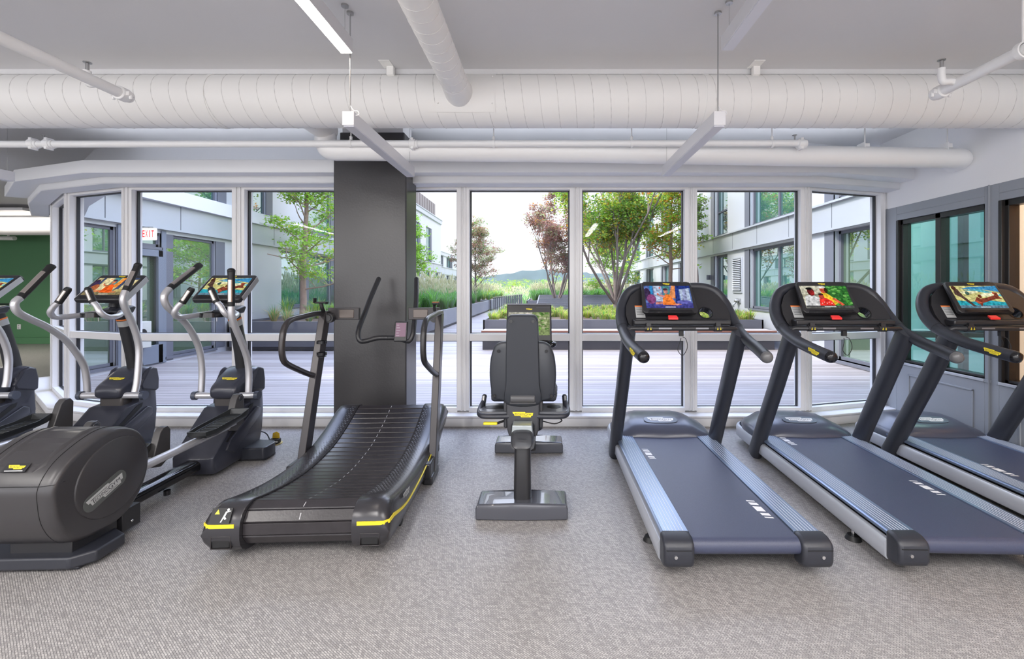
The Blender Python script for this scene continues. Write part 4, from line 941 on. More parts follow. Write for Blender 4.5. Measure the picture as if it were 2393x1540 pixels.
    d.poly([(.004, -.03, .0015), (.010, -.03, .0015), (.020, -.002, .0015), (.014, .0, .0015)], 2); d.poly([(.012, -.006, .0015), (.022, -.004, .0015), (.028, .018, .0015), (.020, .02, .0015)], 2)
    d.poly([(.014, -.01, .0015), (.024, -.018, .0015), (.032, -.014, .0015), (.020, -.002, .0015)], 2); d.poly([(.024, .014, .0015), (.044, .02, .0015), (.044, .024, .0015), (.024, .020, .0015)], 2)
    d.poly([(x+.030, y+.028, .0015) for x, y in blob(0, 0, .006, .006)], 2); d.build('warning_label', [black, yellow, white], t, smooth=0, label='black label with yellow triangle and falling figure')
    M = frame((.4695, -.55, .205), (0, .97, -.05), (0, .15, .98)); d = MB(); logo(d, M, .14); d.build('side_logo', [greyl, ink], t, smooth=0, label='small grey ribbon logo')
curved_treadmill()

# ================================================================== RECUMBENT BIKE (seen from behind)
def recumbent():
    ox, oy = -.150, 3.0
    t = thing('recumbent_bike', 'recumbent exercise bike seen from behind, in the middle of the room', 'exercise bike', (ox, oy, 0))
    vin = pm('seat_shell', (.032, .036, .045), .42); grey = pm('bike_grey', (.045, .047, .054), .33)
    light_foot = pm('foot_top', (.06, .063, .078), .26, coat=.8)
    def foot(y0, y1, hw, h, nm):
        d = MB(); rr = []
        for (k, z) in ((1.0, .004), (1.0, h*.72), (.975, h*.92), (.94, h)):
            rr.append([(x*k, (y0+y1)/2+(y-(y0+y1)/2)*k, z+(.012*(1-abs(x)/hw) if z > h*.9 else 0)) for x, y in ((-hw, y0), (-hw*.5, y0-.006), (0, y0-.010), (hw*.5, y0-.006), (hw, y0), (hw, y1), (hw*.5, y1), (0, y1), (-hw*.5, y1), (-hw, y1))])
        d.loft(rr); d.build(nm, light_foot, t, bevel=.010, seg=3, smooth=50)
    foot(-.25, -.045, .280, .095, 'rear_foot'); foot(.87, 1.06, .29, .095, 'front_foot')
    d = MB(); d.tube([(0, -.13, .08), (0, -.135, .20), (0, -.125, .36), (0, -.10, .50)], [.064, .063, .06, .058], 24, sq=(.85, 1.0, 4), up=(1, 0, 0)); d.build('rear_post', darker, t, smooth=40)
    d = MB(); d.tube([(0, -.13, .43), (0, 1.0, .20)], .075, 20, sq=(1, .62, 4), up=(1, 0, 0)); d.tube([(0, .80, .06), (0, 1.02, .40)], .06, 16); d.build('frame_rail', pm('rail_black', (.03, .03, .034), .3), t, smooth=40)
    d = MB(); rr = [];
    for (y, r) in ((-.215, .045), (-.225, .06), (-.205, .07), (-.14, .074)): rr.append([(math.copysign(abs(math.cos(a))**.5, math.cos(a))*r*.98, y, .475+math.copysign(abs(math.sin(a))**.7, math.sin(a))*r*.86) for a in [2*PI*k/28 for k in range(28)]])
    d.loft(rr); ec = d.build('rail_end_cap', grey, t, smooth=50)
    d = MB(); logo(d, frame((0, -.2265, .475), (1, 0, 0), (0, 0, 1)), .05, d=.0006); d.build('cap_logo', [grey, darker], ec, smooth=0)
    d = MB(); d.prism([(-.066, .505), (-.06, .56), (.06, .56), (.066, .505)], 'y', -.20, -.05); d.build('rail_top', pm('rail_alu', (.45, .50, .52), .3, .6), t, bevel=.004, label='silver seat rail end')
    # seat carriage
    d = MB(); pr = [(-.105, .715), (.105, .715), (.110, .60), (.105, .50), (.075, .455), (.062, .46), (.055, .53), (-.055, .53), (-.062, .46), (-.078, .455), (-.105, .50), (-.110, .60)]
    pr = [(-.103, .745), (.103, .745), (.106, .62), (.100, .50), (.090, .462), (.066, .455), (.066, .53), (.045, .558), (-.045, .558), (-.066, .53), (-.066, .455), (-.090, .462), (-.100, .50), (-.106, .62)]
    d.prism(pr, 'y', -.10, .03); cr = d.build('seat_carriage', grey, t, bevel=.010, seg=3)
    d = MB(); d.cyl((0, -.105, .705), .028, .155, 'x', 20); d.box(-.085, .085, -.115, -.10, .67, .735); d.build('hinge_cover', pm('hinge', (.08, .08, .085), .3), cr, bevel=.004)
    d = MB(); logo(d, frame((0, -.1015, .600), (1, 0, 0), (0, 0, 1)), .132); d.build('carriage_logo', [yellow, ink], cr, smooth=0, label='yellow ribbon logo reading TECHNOGYM')
    for s in (-1, 1): d = MB(); d.box(*sorted((.10*s, .127*s)), -.06, .05, .50, .68); d.build('carriage_side', grey, cr, bevel=.01)
    # seat pad
    d = MB(); rr = []
    for (k, z) in ((.93, .655), (.99, .665), (1.0, .70)): rr.append([(x*k, .22+(y-.22)*k, z) for x, y in ((-.215, -.0), (-.225, .1), (-.20, .38), (-.12, .46), (.12, .46), (.20, .38), (.225, .1), (.215, 0))])
    d.loft(rr)
    rr = []
    for (k, z) in ((1.0, .702), (1.0, .735), (.96, .755), (.85, .762)): rr.append([(x*k, .22+(y-.22)*k, z) for x, y in ((-.215, -.0), (-.225, .1), (-.20, .38), (-.12, .46), (.12, .46), (.20, .38), (.225, .1), (.215, 0))])
    d.loft(rr); d.build('seat', vin, t, bevel=.006, smooth=50)
    # backrest: wide pad and tall centre spine
    y = lambda z: -.10-.14*(z-.70)
    wide = [(-.195, .705), (-.205, .76), (-.212, .85), (-.205, .95), (-.185, 1.02), (-.16, 1.055), (-.10, 1.07), (.10, 1.07), (.16, 1.055), (.185, 1.02), (.205, .95), (.212, .85), (.205, .76), (.195, .705), (.14, .685), (0, .66), (-.14, .685)]
    def pad(pr, y0, y1, nm, mat, par):
        pr = [(p.x, p.z) for p in catmull([(a, 0, b) for a, b in pr], 5, True)]; d = MB(); rr = []; cx = 0; cz = sum(p[1] for p in pr)/len(pr)
        for (k, f) in ((.93, 0), (.985, .12), (1, .35), (1, .65), (.985, .9), (.93, 1)):
            rr.append([(x*k, y(z)+y0+(y1-y0)*f, cz+(z-cz)*k) for x, z in pr])
        d.loft(rr); return d.build(nm, mat, par, smooth=50)
    bk = pad(wide, .0, .075, 'backrest', vin, t)
    spine = [(-.105, .66), (-.108, .80), (-.105, 1.0), (-.099, 1.18), (-.095, 1.215), (-.080, 1.235), (-.05, 1.24), (.05, 1.24), (.080, 1.235), (.095, 1.215), (.099, 1.18), (.105, 1.0), (.108, .80), (.105, .66)]
    pad(spine, -.022, .09, 'headrest_spine', vin, bk)
    for (x, z, o) in ((-.068, 1.20, -.024), (.068, 1.20, -.024), (-.150, 1.01, 0), (.150, 1.01, 0), (-.182, .72, 0), (.182, .72, 0)):
        d = MB(); d.cyl((x, y(z)+o-.002, z), .0065, .010, 'y', 14); d.ring((x, y(z)+o-.003, z), .0065, .010, .010, 14, axis='y'); d.build('screw', gloss, bk)
    # side arms with trays
    for s in (-1, 1):
        d = MB(); ou = [(.09, -.08), (.24, -.085), (.285, -.06), (.30, -.01), (.295, .10), (.265, .15), (.20, .155), (.09, .15)]
        rr = []
        for (k, z) in ((.97, .565), (1.0, .58), (1.0, .600), (.97, .612)): rr.append([((.19+(a-.19)*k)*s, .035+(b-.035)*k, z+.0) for a, b in ou])
        d.loft(rr); ar = d.build('arm_tray', pm('tray_grey', (.10, .105, .12), .25), t, bevel=.006, smooth=50)
        d = MB()
        if s < 0: pts = [(-.185+.075*math.copysign(abs(math.cos(a))**.6, math.cos(a)), .035+.045*math.sin(a)) for a in [2*PI*k/28 for k in range(28)]]
        else: pts = [(.20+.047*math.cos(a), .045+.047*math.sin(a)) for a in [2*PI*k/28 for k in range(28)]]
        d.prism(pts, 'z', .6125, .6135); d.build('tray_well' if s < 0 else 'cup_well', black, ar, smooth=0)
        d = MB(); pp = catmull([(.09*s, -.085, .585), (.23*s, -.09, .585), (.278*s, -.06, .588), (.290*s, 0, .597), (.287*s, .05, .612), (.277*s, .09, .635)], 6); d.tube(pp, .017, 16); d.build('arm_bar', dark, ar, smooth=60)
        d = MB(); e = Vector((.277*s, .09, .635)); d.tube([e-Vector((0, .02, .03)), e+Vector((-.004*s, .02, .03))], .0175, 16); d.tube([e+Vector((-.004*s, .02, .03)), e+Vector((-.005*s, .028, .040))], [.018, .012], 16, 1); d.build('hand_sensor', [chrome, black], ar, smooth=50, label='chrome hand sensor')
    d = MB(); d.tube([(-.11, -.03, .545), (-.17, -.07, .535)], .008, 10, 1); d.box(-.255, -.165, -.085, -.06, .527, .545); d.build('adjust_lever', [yellow, black], t, bevel=.005, label='yellow seat adjustment lever')
    d = MB(); d.tube(catmull([(.12, -.03, .54), (.2, -.06, .53), (.25, -.03, .54), (.24, .0, .55), (.26, .02, .57)], 5), .004, 8); d.build('sensor_cable', black, t)
    # front housing & console
    d = MB(); d.tube([(0, .95, .20), (0, .93, .5), (0, 1.02, .95)], [.12, .10, .05], 20); d.build('front_tower', darker, t, smooth=50)
    d = MB(); d.tube(catmull([(-.16, .80, .93), (-.12, .78, .92), (0, .8, .90), (.12, .78, .92), (.20, .78, .935), (.21, .84, .94), (.12, .90, .94)], 5), .022, 14); d.ring((.13, .80, .95), .035, .055, .03, 20); d.build('front_handle', gloss, t, smooth=60)
    M = frame((.0, .92, 1.105), (1, 0, 0), (0, .25, .97)); d = MB(); d.M = M
    d.prism([(-.185, -.165), (.185, -.165), (.195, -.15), (.192, .165), (-.192, .165), (-.195, -.15)], 'z', -.03, 0); sc = d.build('screen', darker, t, bevel=.008)
    d = MB(); d.M = M; d.box(-.19, .19, .160, .172, -.04, .006); d.box(.06, .18, .135, .137, 0, .002); d.build('screen_top', pm('screen_cap', (.20, .21, .25), .3), sc, bevel=.003)
    sh = [(R(0, 0, 1, 1), (.42, .41, .34)), (R(.58, 0, 1, 1), (.22, .28, .12))]
    rnd = random.Random(3)
    for i in range(40): sh.append((blob(rnd.uniform(.6, .98), rnd.uniform(.25, .96), .035, .05, rnd.random()*3, 7), rnd.choice(((.10, .22, .05), (.28, .34, .16), (.40, .42, .26)))))
    sh += [(blob(.47, .84, .065, .14), (.55, .50, .46)), (blob(.47, .80, .055, .12), (.40, .12, .07)), (blob(.18, .82, .08, .03), (.06, .06, .06)), ([(.60, .0), (.70, .0), (.80, .3), (.74, .4), (.66, .3)], (.16, .34, .06))]
    picture('screen_picture', M @ Matrix.Translation((0, -.005, .0006)), .355, .20, sh, sc, 'picture of people before pale green foliage')
    d = MB(); logo(d, M @ Matrix.Translation((0, .122, .0008)), .055); d.build('screen_logo', [yellow, ink], sc, smooth=0, label='tiny yellow logo')
recumbent()

# ================================================================== FLOOR BOXES with cords
brass = pm('brass_ring', (.62, .50, .22), .3, .6); amber = pm('amber_lid', (.55, .36, .03), .2)
for (x, yv, lbl) in ((-2.47, 4.12, 'brass floor socket with open amber lid beside the nearest elliptical'), (-3.55, 4.10, 'brass floor socket behind the second elliptical')):
    t = thing('floor_socket', lbl, 'floor socket', (x, yv, 0))
    d = MB(); d.ring((0, 0, .003), .0, .075, .006, 28); d.build('socket_ring', brass, t)
    d = MB(); d.box(-.03, .055, -.03, .03, .006, .045); d.box(.0, .06, -.04, -.03, .02, .035, 1); d.build('plug', [black, greyl], t, bevel=.006)
    d = MB(); d.prism([(-.02, .03), (.05, .03), (.045, .09), (.02, .105), (-.015, .09)], 'y', .015, .022); d.build('lid', amber, t, bevel=.003, label='amber socket lid')
    d = MB(); d.tube(catmull([(-.03, .0, .03), (-.07, .02, .08), (-.13, .03, .10), (-.20, .0, .09), (-.24, -.0, .13)], 6), .005, 8)
    d.tube(catmull([(-.03, -.01, .02), (-.09, -.03, .03), (-.15, -.02, .008), (-.17, -.07, .008), (-.12, -.11, .008), (-.20, -.12, .008)], 6), .005, 8); d.build('cord', black, t)
# ================================================================== OUTSIDE: courtyard terrace
def deck_material():
    m, nt, out = new_mat('deck_wood'); N = nt.nodes.new; L = nt.links.new
    tc = N('ShaderNodeTexCoord')
    br = N('ShaderNodeTexBrick'); br.offset = .5; br.inputs['Scale'].default_value = 1; br.inputs['Brick Width'].default_value = 60; br.inputs['Row Height'].default_value = .14
    br.inputs['Mortar Size'].default_value = .006; br.inputs['Mortar Smooth'].default_value = .1
    br.inputs['Color1'].default_value = (.25, .215, .205, 1); br.inputs['Color2'].default_value = (.40, .36, .35, 1); br.inputs['Mortar'].default_value = (.08, .075, .08, 1)
    L(tc.outputs['Object'], br.inputs['Vector'])
    mp = N('ShaderNodeMapping'); mp.inputs['Scale'].default_value = (1.2, 26, 1); L(tc.outputs['Object'], mp.inputs[0])
    n = N('ShaderNodeTexNoise'); n.inputs['Scale'].default_value = 1.6; n.inputs['Detail'].default_value = 6; L(mp.outputs[0], n.inputs['Vector'])
    r = N('ShaderNodeMapRange'); r.inputs[3].default_value = .55; r.inputs[4].default_value = 1.35; L(n.outputs['Fac'], r.inputs[0])
    mx = N('ShaderNodeVectorMath'); mx.operation = 'SCALE'; L(br.outputs['Color'], mx.inputs[0]); L(r.outputs[0], mx.inputs['Scale'])
    b = N('ShaderNodeBsdfPrincipled'); b.inputs['Roughness'].default_value = .55; L(mx.outputs[0], b.inputs['Base Color']); L(b.outputs[0], out.inputs[0]); return m
d = MB(); d.poly([(-7.3, 4.8, -.012), (5.5, 4.8, -.012), (5.5, 34, -.012), (-7.3, 34, -.012)])
struct(d.build('floor_terrace', deck_material(), smooth=0), 'weathered grey timber deck of the courtyard', 'deck')
soil = pm('soil', (.10, .065, .045), .9, noise=.4, nscale=30)
planter_m = pm('planter_dark', (.105, .105, .125), .45, noise=.08, nscale=4)
planter_l = pm('planter_grey', (.26, .26, .28), .5, noise=.08, nscale=4)
plinth = pm('plinth_dark', (.045, .042, .05), .5)
def planter(name, x0, x1, y0, y1, h, label, mat=planter_m, z0=0.0):
    t = thing('planter', label, 'planter', ((x0+x1)/2, (y0+y1)/2, 0)); ox, oy = (x0+x1)/2, (y0+y1)/2
    d = MB(); w = .05; X0, X1, Y0, Y1 = x0-ox, x1-ox, y0-oy, y1-oy
    d.box(X0, X1, Y0, Y0+w, z0+.08, h); d.box(X0, X1, Y1-w, Y1, z0+.08, h); d.box(X0, X0+w, Y0, Y1, z0+.08, h); d.box(X1-w, X1, Y0, Y1, z0+.08, h); d.box(X0+.05, X1-.05, Y0+.05, Y1-.05, -.0, z0+.09, 1)
    d.build('trough', [mat, plinth], t, bevel=.006)
    d = MB(); d.box(X0+w, X1-w, Y0+w, Y1-w, h-.12, h-.06); d.build('soil', soil, t, smooth=0)
    return t
planter('planter', -1.55, 5.30, 11.12, 17.8, .645, 'wide dark planter with the big maple, behind the long bench')
planter('planter', -7.25, -3.62, 10.35, 15.0, .655, 'dark planter with the birch, on the left of the terrace')
planter('planter', -7.25, -3.62, 15.06, 28.6, .66, 'grey planter wall beside the path, full of plumed grass', planter_l)
planter('planter', -7.0, -3.55, 29.2, 40, .70, 'far grey planter at the end of the path', planter_l)
planter('planter', -1.2, 5.4, 27.5, 33.0, .70, 'far grey planter holding the tall green grass, beyond the slatted shade', planter_l)
t = thing('bench', 'long low timber bench with a reddish front edge before the maple planter', 'bench', (1.9, 10.8, 0))
d = MB(); 
for k in range(4): d.box(-3.4, 3.4, -.30+.145*k, -.30+.145*k+.135, .385, .43)
d.build('bench_top', pm('bench_grey_wood', (.38, .34, .32), .6, noise=.15, nscale=6), t, bevel=.004)
d = MB(); d.box(-3.4, 3.4, -.325, -.30, .355, .435); d.build('bench_fascia', pm('bench_red_wood', (.22, .09, .06), .5, noise=.15, nscale=6), t, bevel=.003)
d = MB(); d.box(-3.38, 3.38, -.25, .28, -.01, .385); d.build('bench_base', plinth, t, smooth=0)
# sloping slatted shade
t = thing('slatted_canopy', 'sloping dark slatted canopy beyond the planter, light showing between slats', 'slatted canopy', (2.6, 21, 0))
sl = pm('slat_dark', (.085, .09, .11), .4)
for k in range(15):
    y = -2.6+k*.62; z = .60+k*.028
    d = MB(); d.box(-3.0, 3.0, y, y+.30, z, z+.05); d.build('slat', sl, t, smooth=0)
d = MB(); 
for x in (-3.05, 3.0): d.add([(x, -2.7, .45), (x+.06, -2.7, .45), (x+.06, -2.7, .62), (x, -2.7, .62), (x, 6.4, .85), (x+.06, 6.4, .85), (x+.06, 6.4, 1.03), (x, 6.4, 1.03)], [(0, 1, 2, 3), (4, 7, 6, 5), (0, 4, 5, 1), (3, 2, 6, 7), (0, 3, 7, 4), (1, 5, 6, 2)])
for x in (-2.9, 0, 2.9):
    for y in (-2.3, 2, 6): d.box(x-.04, x+.04, y-.04, y+.04, 0, .6)
d.build('side_rail', sl, t, smooth=0)
t = thing('slatted_screen', 'dark slatted fence panel with sloping top rail beside the path', 'fence panel', (-2.6, 30, 0))
d = MB()
for k in range(16): d.box(-.9+.12*k, -.9+.12*k+.09, 0, .04, 0, .82+.011*k*1.2)
d.build('fence_slats', pm('fence_grey', (.13, .135, .16), .5), t, smooth=0)
d = MB(); d.add([(-.92, -.02, .82), (1.05, -.02, 1.04), (1.05, .08, 1.04), (-.92, .08, .82), (-.92, -.02, .86), (1.05, -.02, 1.08), (1.05, .08, 1.08), (-.92, .08, .86)], [(0, 1, 2, 3), (4, 7, 6, 5), (0, 4, 5, 1), (1, 5, 6, 2), (2, 6, 7, 3), (3, 7, 4, 0)]); d.build('top_rail', pm('pale_rail', (.55, .48, .40), .5), t, smooth=0)

# ------------------------------------------------------------------ building wings
fac = pm('facade_panel', (.60, .61, .65), .32, .35, noise=.06, nscale=1.5)
fac2 = pm('facade_band', (.52, .54, .58), .30, .4, noise=.05, nscale=2)
fram = pm('facade_frame', (.13, .135, .16), .4); framd = pm('facade_reveal', (.05, .055, .07), .4)
ggl = facade_glass('facade_glass_teal', (.05, .14, .12), .50); ggl2 = facade_glass('facade_glass_green', (.10, .15, .09), .45)
def wing(name, X, side, y0, y1, ztop, wins, label, parapet=None, band=True, thick=.25):
    # side=+1: wall face looks towards -X (right wing); side=-1: looks towards +X (left wing)
    t = thing('building_wing', label, 'building', (X, (y0+y1)/2, 0)); oy = (y0+y1)/2; s = side
    def bx(mb, d0, d1, a, b, z0, z1, mi=0): mb.box(*sorted(((d0*s if d0 < 0 else d0*s*thick/.25), (d1*s if d1 < 0 else d1*s*thick/.25))), a-oy, b-oy, z0, z1, mi)     # depth>0 goes into the building
    # wall with openings: split along y
    cuts = sorted(set([y0, y1]+[w[0] for w in wins]+[w[1] for w in wins])); d = MB()
    for a, b in zip(cuts[:-1], cuts[1:]):
        here = sorted([(w[2], w[3]) for w in wins if w[0] <= a+1e-6 and w[1] >= b-1e-6]); z = -.02
        for (u, v) in here:
            if u > z: bx(d, 0, .25, a, b, z, u)
            z = v
        if ztop > z: bx(d, 0, .25, a, b, z, ztop)
    d.build('wall', fac, t, smooth=0)
    d = MB(); bx(d, .25, 6.0, y0, y1, -.02, ztop) ; 
    yc = max(y0, 11.75) if thick < .2 else y0
    d = MB(); bx(d, .6, .62, yc, y1, -.02, ztop); bx(d, .01, .6, y1-.05, y1, -.02, ztop); bx(d, 0, 4, y0, y1, ztop-.02, ztop); bx(d, .6, .62, y0, yc, 3.3, ztop) if thick < .2 else None; d.build('core', framd, t, smooth=0)
    if band:
        d = MB(); bx(d, -.05, 0, y0, y1, 2.55, 3.03); bx(d, -.11, 0, y0, y1, 3.03, 3.07); bx(d, -.08, 0, y0, y1, 2.52, 2.56)
        d.build('fascia_band', fac2, t, smooth=0)
        d = MB(); yy = y0+.6
        while yy < y1: bx(d, -.052, -.04, yy, yy+.012, 2.56, 3.03); yy += 1.55
        d.build('panel_joint', framd, t, smooth=0)
    d = MB(); bx(d, -.10, .02, y0, y1, ztop-.28, ztop); bx(d, -.14, .0, y0, y1, ztop-.03, ztop+.02); d.build('cornice', fac2, t, smooth=0)
    if parapet:
        a, b, h = parapet; d = MB(); bx(d, .35, .45, a, b, ztop, ztop+h)
        yy = a
        while yy < b: bx(d, .30, .36, yy, yy+.06, ztop, ztop+h); yy += .55
        d.build('parapet_screen', pm('parapet_brown', (.20, .165, .15), .45), t, smooth=0)
    for (a, b, u, v, nb, gm) in wins:
        w_ = MB(); e = .055
        for (p, q, r, z) in ((a, a+e, u, v), (b-e, b, u, v), (a, b, u, u+e), (a, b, v-e, v)): bx(w_, .10, .2, p, q, r, z)
        for k in range(1, nb): c = a+(b-a)*k/nb; bx(w_, .11, .19, c-.03, c+.03, u, v)
        if v-u > 1.9 and nb < 2 and u > 3: bx(w_, .11, .19, a, b, u+.75, u+.80)
        bx(w_, -.012, .02, b, b+.28, u, v); bx(w_, -.03, .12, a-.02, b+.02, u-.05, u); wo = w_.build('window', fram, t, smooth=0)
        g = MB(); bx(g, .15, .155, a+.02, b-.02, u+.02, v-.02); g.build('pane', gm, wo, smooth=0)
    return t, bx
# right wing
wR = [(6.9, 8.72, .06, 2.50, 1, ggl2), (9.65, 12.35, .88, 2.47, 2, ggl), (13.85, 14.95, .90, 2.47, 1, ggl), (17.2, 18.7, .9, 2.47, 1, ggl), (20.3, 21.6, .9, 2.47, 2, ggl), (23.4, 24.9, .9, 2.47, 1, ggl), (26.8, 28.2, .9, 2.47, 1, ggl), (30.2, 31.6, .9, 2.47, 1, ggl)]
wR += [(7.2, 8.72, 3.10, 5.3, 1, ggl), (9.65, 12.35, 3.10, 5.3, 2, ggl), (13.85, 14.95, 3.10, 5.3, 1, ggl), (17.2, 18.7, 3.1, 5.3, 1, ggl), (20.3, 21.6, 3.1, 5.3, 2, ggl), (23.4, 24.9, 3.1, 5.3, 1, ggl), (26.8, 28.2, 3.1, 5.3, 1, ggl), (30.2, 31.6, 3.1, 5.3, 1, ggl)]
WRt, bxR = wing('building_wing', 5.5, 1, 5.0, 36, 6.1, wR, 'two storey pale metal clad wing on the right of the courtyard')
# louvre, tap, small camera on the right wing
t = thing('wall_vent', 'tall louvred wall vent between two windows of the right wing', 'vent', (5.5, 13.1, 0))
d = MB(); d.box(-.03, .0, -.31, .31, 1.28, 2.30); d.build('vent_frame', fac2, t, bevel=.005)
d = MB()
for k in range(17): z = 1.36+k*.053; d.add([(-.033, -.27, z), (-.033, .27, z), (-.06, .27, z-.0), (-.06, -.27, z), (-.033, -.27, z+.03), (-.033, .27, z+.03)], [(0, 1, 2, 3), (3, 2, 5, 4), (0, 4, 5, 1)])
d.build('vent_slats', fac2, t, smooth=0)
d = MB(); d.box(-.032, -.031, -.27, .27, 1.33, 2.26); d.build('vent_dark', framd, t, smooth=0)
t = thing('wall_tap', 'outdoor tap with small lid on the right wing under the vent', 'tap', (5.48, 13.0, 1.0))
d = MB(); d.sphere((-.06, 0, .06), .07, 0, 12, 8, (1, 1, .8)); d.tube([(-.05, 0, .05), (-.16, -.02, -.06), (-.15, -.02, -.12)], .025, 8); d.box(-.02, .02, -.12, .12, .0, .12); d.build('tap_body', steel, t)
t = thing('wall_camera', 'small dark bracket fixed high on the right wing', 'camera', (5.44, 15.2, 1.78))
d = MB(); d.cyl((-.05, 0, 0), .05, .16, 'z', 12); d.box(-.02, .05, -.03, .03, -.08, .08); d.build('camera_body', fram, t)
# left wing
wL = [(6.95, 7.72, .10, 2.45, 1, ggl2), (8.72, 10.05, .10, 2.45, 1, ggl2), (12.55, 13.7, .9, 2.47, 1, ggl), (13.9, 15.4, .9, 2.47, 1, ggl), (18.2, 19.4, .9, 2.47, 2, ggl), (22.2, 23.4, .9, 2.47, 1, ggl), (25.2, 26.0, .9, 2.47, 1, ggl), (27.6, 28.6, .9, 2.47, 1, ggl), (30.0, 30.8, .9, 2.47, 1, ggl)]
wL += [(7.0, 8.6, 3.15, 5.3, 1, ggl), (8.72, 10.1, 3.15, 5.3, 1, ggl), (11.35, 11.85, 3.2, 5.3, 1, ggl), (13.9, 15.4, 3.15, 5.3, 1, ggl), (18.2, 19.4, 3.1, 5.2, 1, ggl), (22.2, 23.4, 3.1, 5.2, 1, ggl), (25.2, 26.1, 3.1, 5.2, 1, ggl), (27.6, 28.7, 3.1, 5.2, 1, ggl)]
wL += [(7.90, 8.62, .02, 2.12, 1, ggl2), (7.90, 8.62, 2.18, 2.45, 1, ggl2)]
WLt, bxL = wing('building_wing', -7.3, -1, 6.88, 31.5, 6.1, wL, 'two storey grey metal clad wing on the left of the courtyard', (7.5, 30.5, .95), True, .10)
d = MB(); d.box(-.02, .02, 8.55-19.11, 8.60-19.11, 0, 0) if False else None
oy = (6.88+31.5)/2
d = MB(); 
for (a, b, u, v) in ((7.90, 8.02, .02, 2.12), (8.52, 8.62, .02, 2.12), (7.9, 8.62, .02, .36), (7.9, 8.62, 2.0, 2.12)): d.box(.0, .05, a-oy, b-oy, u, v)
d.build('door', pm('door_grey', (.17, .19, .23), .4), WLt, bevel=.004)
d = MB(); d.box(-.09, .02, 7.78-oy, 8.72-oy, 2.12, 2.18); d.box(-.02, .03, 7.74-oy, 7.90-oy, 0, 2.5); d.box(-.02, .03, 8.62-oy, 8.72-oy, 0, 2.5); d.build('door_surround', pm('door_grey', (.17, .19, .23), .4), WLt, bevel=.004)
# far lower wing
t, _ = wing('building_wing', -7.9, -1, 33, 44, 4.2, [(34, 34.8, .9, 2.47, 1, ggl), (36, 37, .9, 2.47, 1, ggl), (39, 40, .9, 2.47, 1, ggl), (33.5, 34.6, 3.1, 3.9, 1, ggl), (36, 38, 3.1, 3.9, 2, ggl)], 'lower far end of the left wing behind the small tree')
# exit sign
t = thing('exit_sign', 'white EXIT sign with red letters above the courtyard door', 'exit sign', (-7.15, 8.2, 2.28))
d = MB(); d.box(-.14, .14, -.02, .02, -.005, .215); d.build('sign_box', em('exit_white', (.85, .84, .86), .9), t, bevel=.02, seg=3)
d = MB(); d.M = frame((0, -.0215, 0), (1, 0, 0), (0, 0, 1)); 
for i, c in enumerate('EXIT'): letters(d, c+' ', -.105+.055*i+(.015 if c == 'I' else 0), .045, .045 if c != 'I' else .016, .13, 0, 0)
d.build('lettering', em('exit_red', (.95, .05, .06), .95), t, smooth=0, label='red letters EXIT')
d = MB(); d.box(-.10, .10, -.03, .03, .222, .235); d.cyl((0, 0, .225), .01, .03, 'z', 8); d.build('sign_mount', greyl, t)
# pale equipment box standing against the door
t = thing('speaker_box', 'pale box with a round dark opening behind the courtyard door glass', 'speaker', (-7.22, 8.0, 0))
d = MB(); d.box(-.02, .10, -.11, .22, .35, .82); d.build('box_body', pm('box_cream', (.5, .5, .46), .5), t, bevel=.01)
d = MB(); d.cyl((-.0, -.112, .62), .06, .008, 'y', 20); d.cyl((.102, .05, .62), .07, .008, 'x', 20); d.build('round_opening', black, t)

# ------------------------------------------------------------------ land beyond
rnd = random.Random(11)
d = MB(); d.poly([(-400, 46, -6), (400, 46, -6), (400, 700, -2), (-400, 700, -2)])
struct(d.build('ground_far', pm('far_ground', (.30, .38, .22), .9, noise=.3, nscale=.05), smooth=0), 'land beyond the terrace', 'ground')
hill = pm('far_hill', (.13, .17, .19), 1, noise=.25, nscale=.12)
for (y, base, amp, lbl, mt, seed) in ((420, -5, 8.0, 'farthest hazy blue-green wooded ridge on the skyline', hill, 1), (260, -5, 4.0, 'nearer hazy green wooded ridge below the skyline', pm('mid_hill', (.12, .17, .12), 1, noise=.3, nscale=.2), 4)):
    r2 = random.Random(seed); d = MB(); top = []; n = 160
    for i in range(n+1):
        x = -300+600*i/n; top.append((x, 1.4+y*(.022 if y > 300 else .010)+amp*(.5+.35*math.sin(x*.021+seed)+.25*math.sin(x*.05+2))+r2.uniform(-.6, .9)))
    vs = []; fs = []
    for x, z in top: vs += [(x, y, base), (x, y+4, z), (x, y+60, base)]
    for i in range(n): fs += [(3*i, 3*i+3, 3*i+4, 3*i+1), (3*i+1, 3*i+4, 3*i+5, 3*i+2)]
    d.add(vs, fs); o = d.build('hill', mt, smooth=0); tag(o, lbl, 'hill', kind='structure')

# ------------------------------------------------------------------ plants
def leaf_quads(mb, c, r, n, size, rnd, mi, flat=.5, sc=(1, 1, 1)):
    for _ in range(n):
        while True:
            p = Vector((rnd.uniform(-1, 1), rnd.uniform(-1, 1), rnd.uniform(-1, 1)))
            if p.length <= 1: break
        q = Vector((c[0]+p.x*r*sc[0], c[1]+p.y*r*sc[1], c[2]+p.z*r*flat*sc[2]))
        a = Vector((rnd.gauss(0, 1), rnd.gauss(0, 1), rnd.gauss(0, .5))).normalized(); b = a.cross(Vector((rnd.gauss(0, .6), rnd.gauss(0, .6), 1))).normalized()
        s = size*rnd.uniform(.7, 1.3)
        mb.add([q-a*s*.5, q+b*s*.32, q+a*s*.6, q-b*s*.32], [(0, 1, 2, 3)], mi)
G1 = leafmat('leaf_fresh', (.34, .55, .10)); G2 = leafmat('leaf_mid', (.23, .38, .09)); G3 = leafmat('leaf_deep', (.12, .24, .08)); G4 = leafmat('leaf_yellow', (.52, .50, .09))
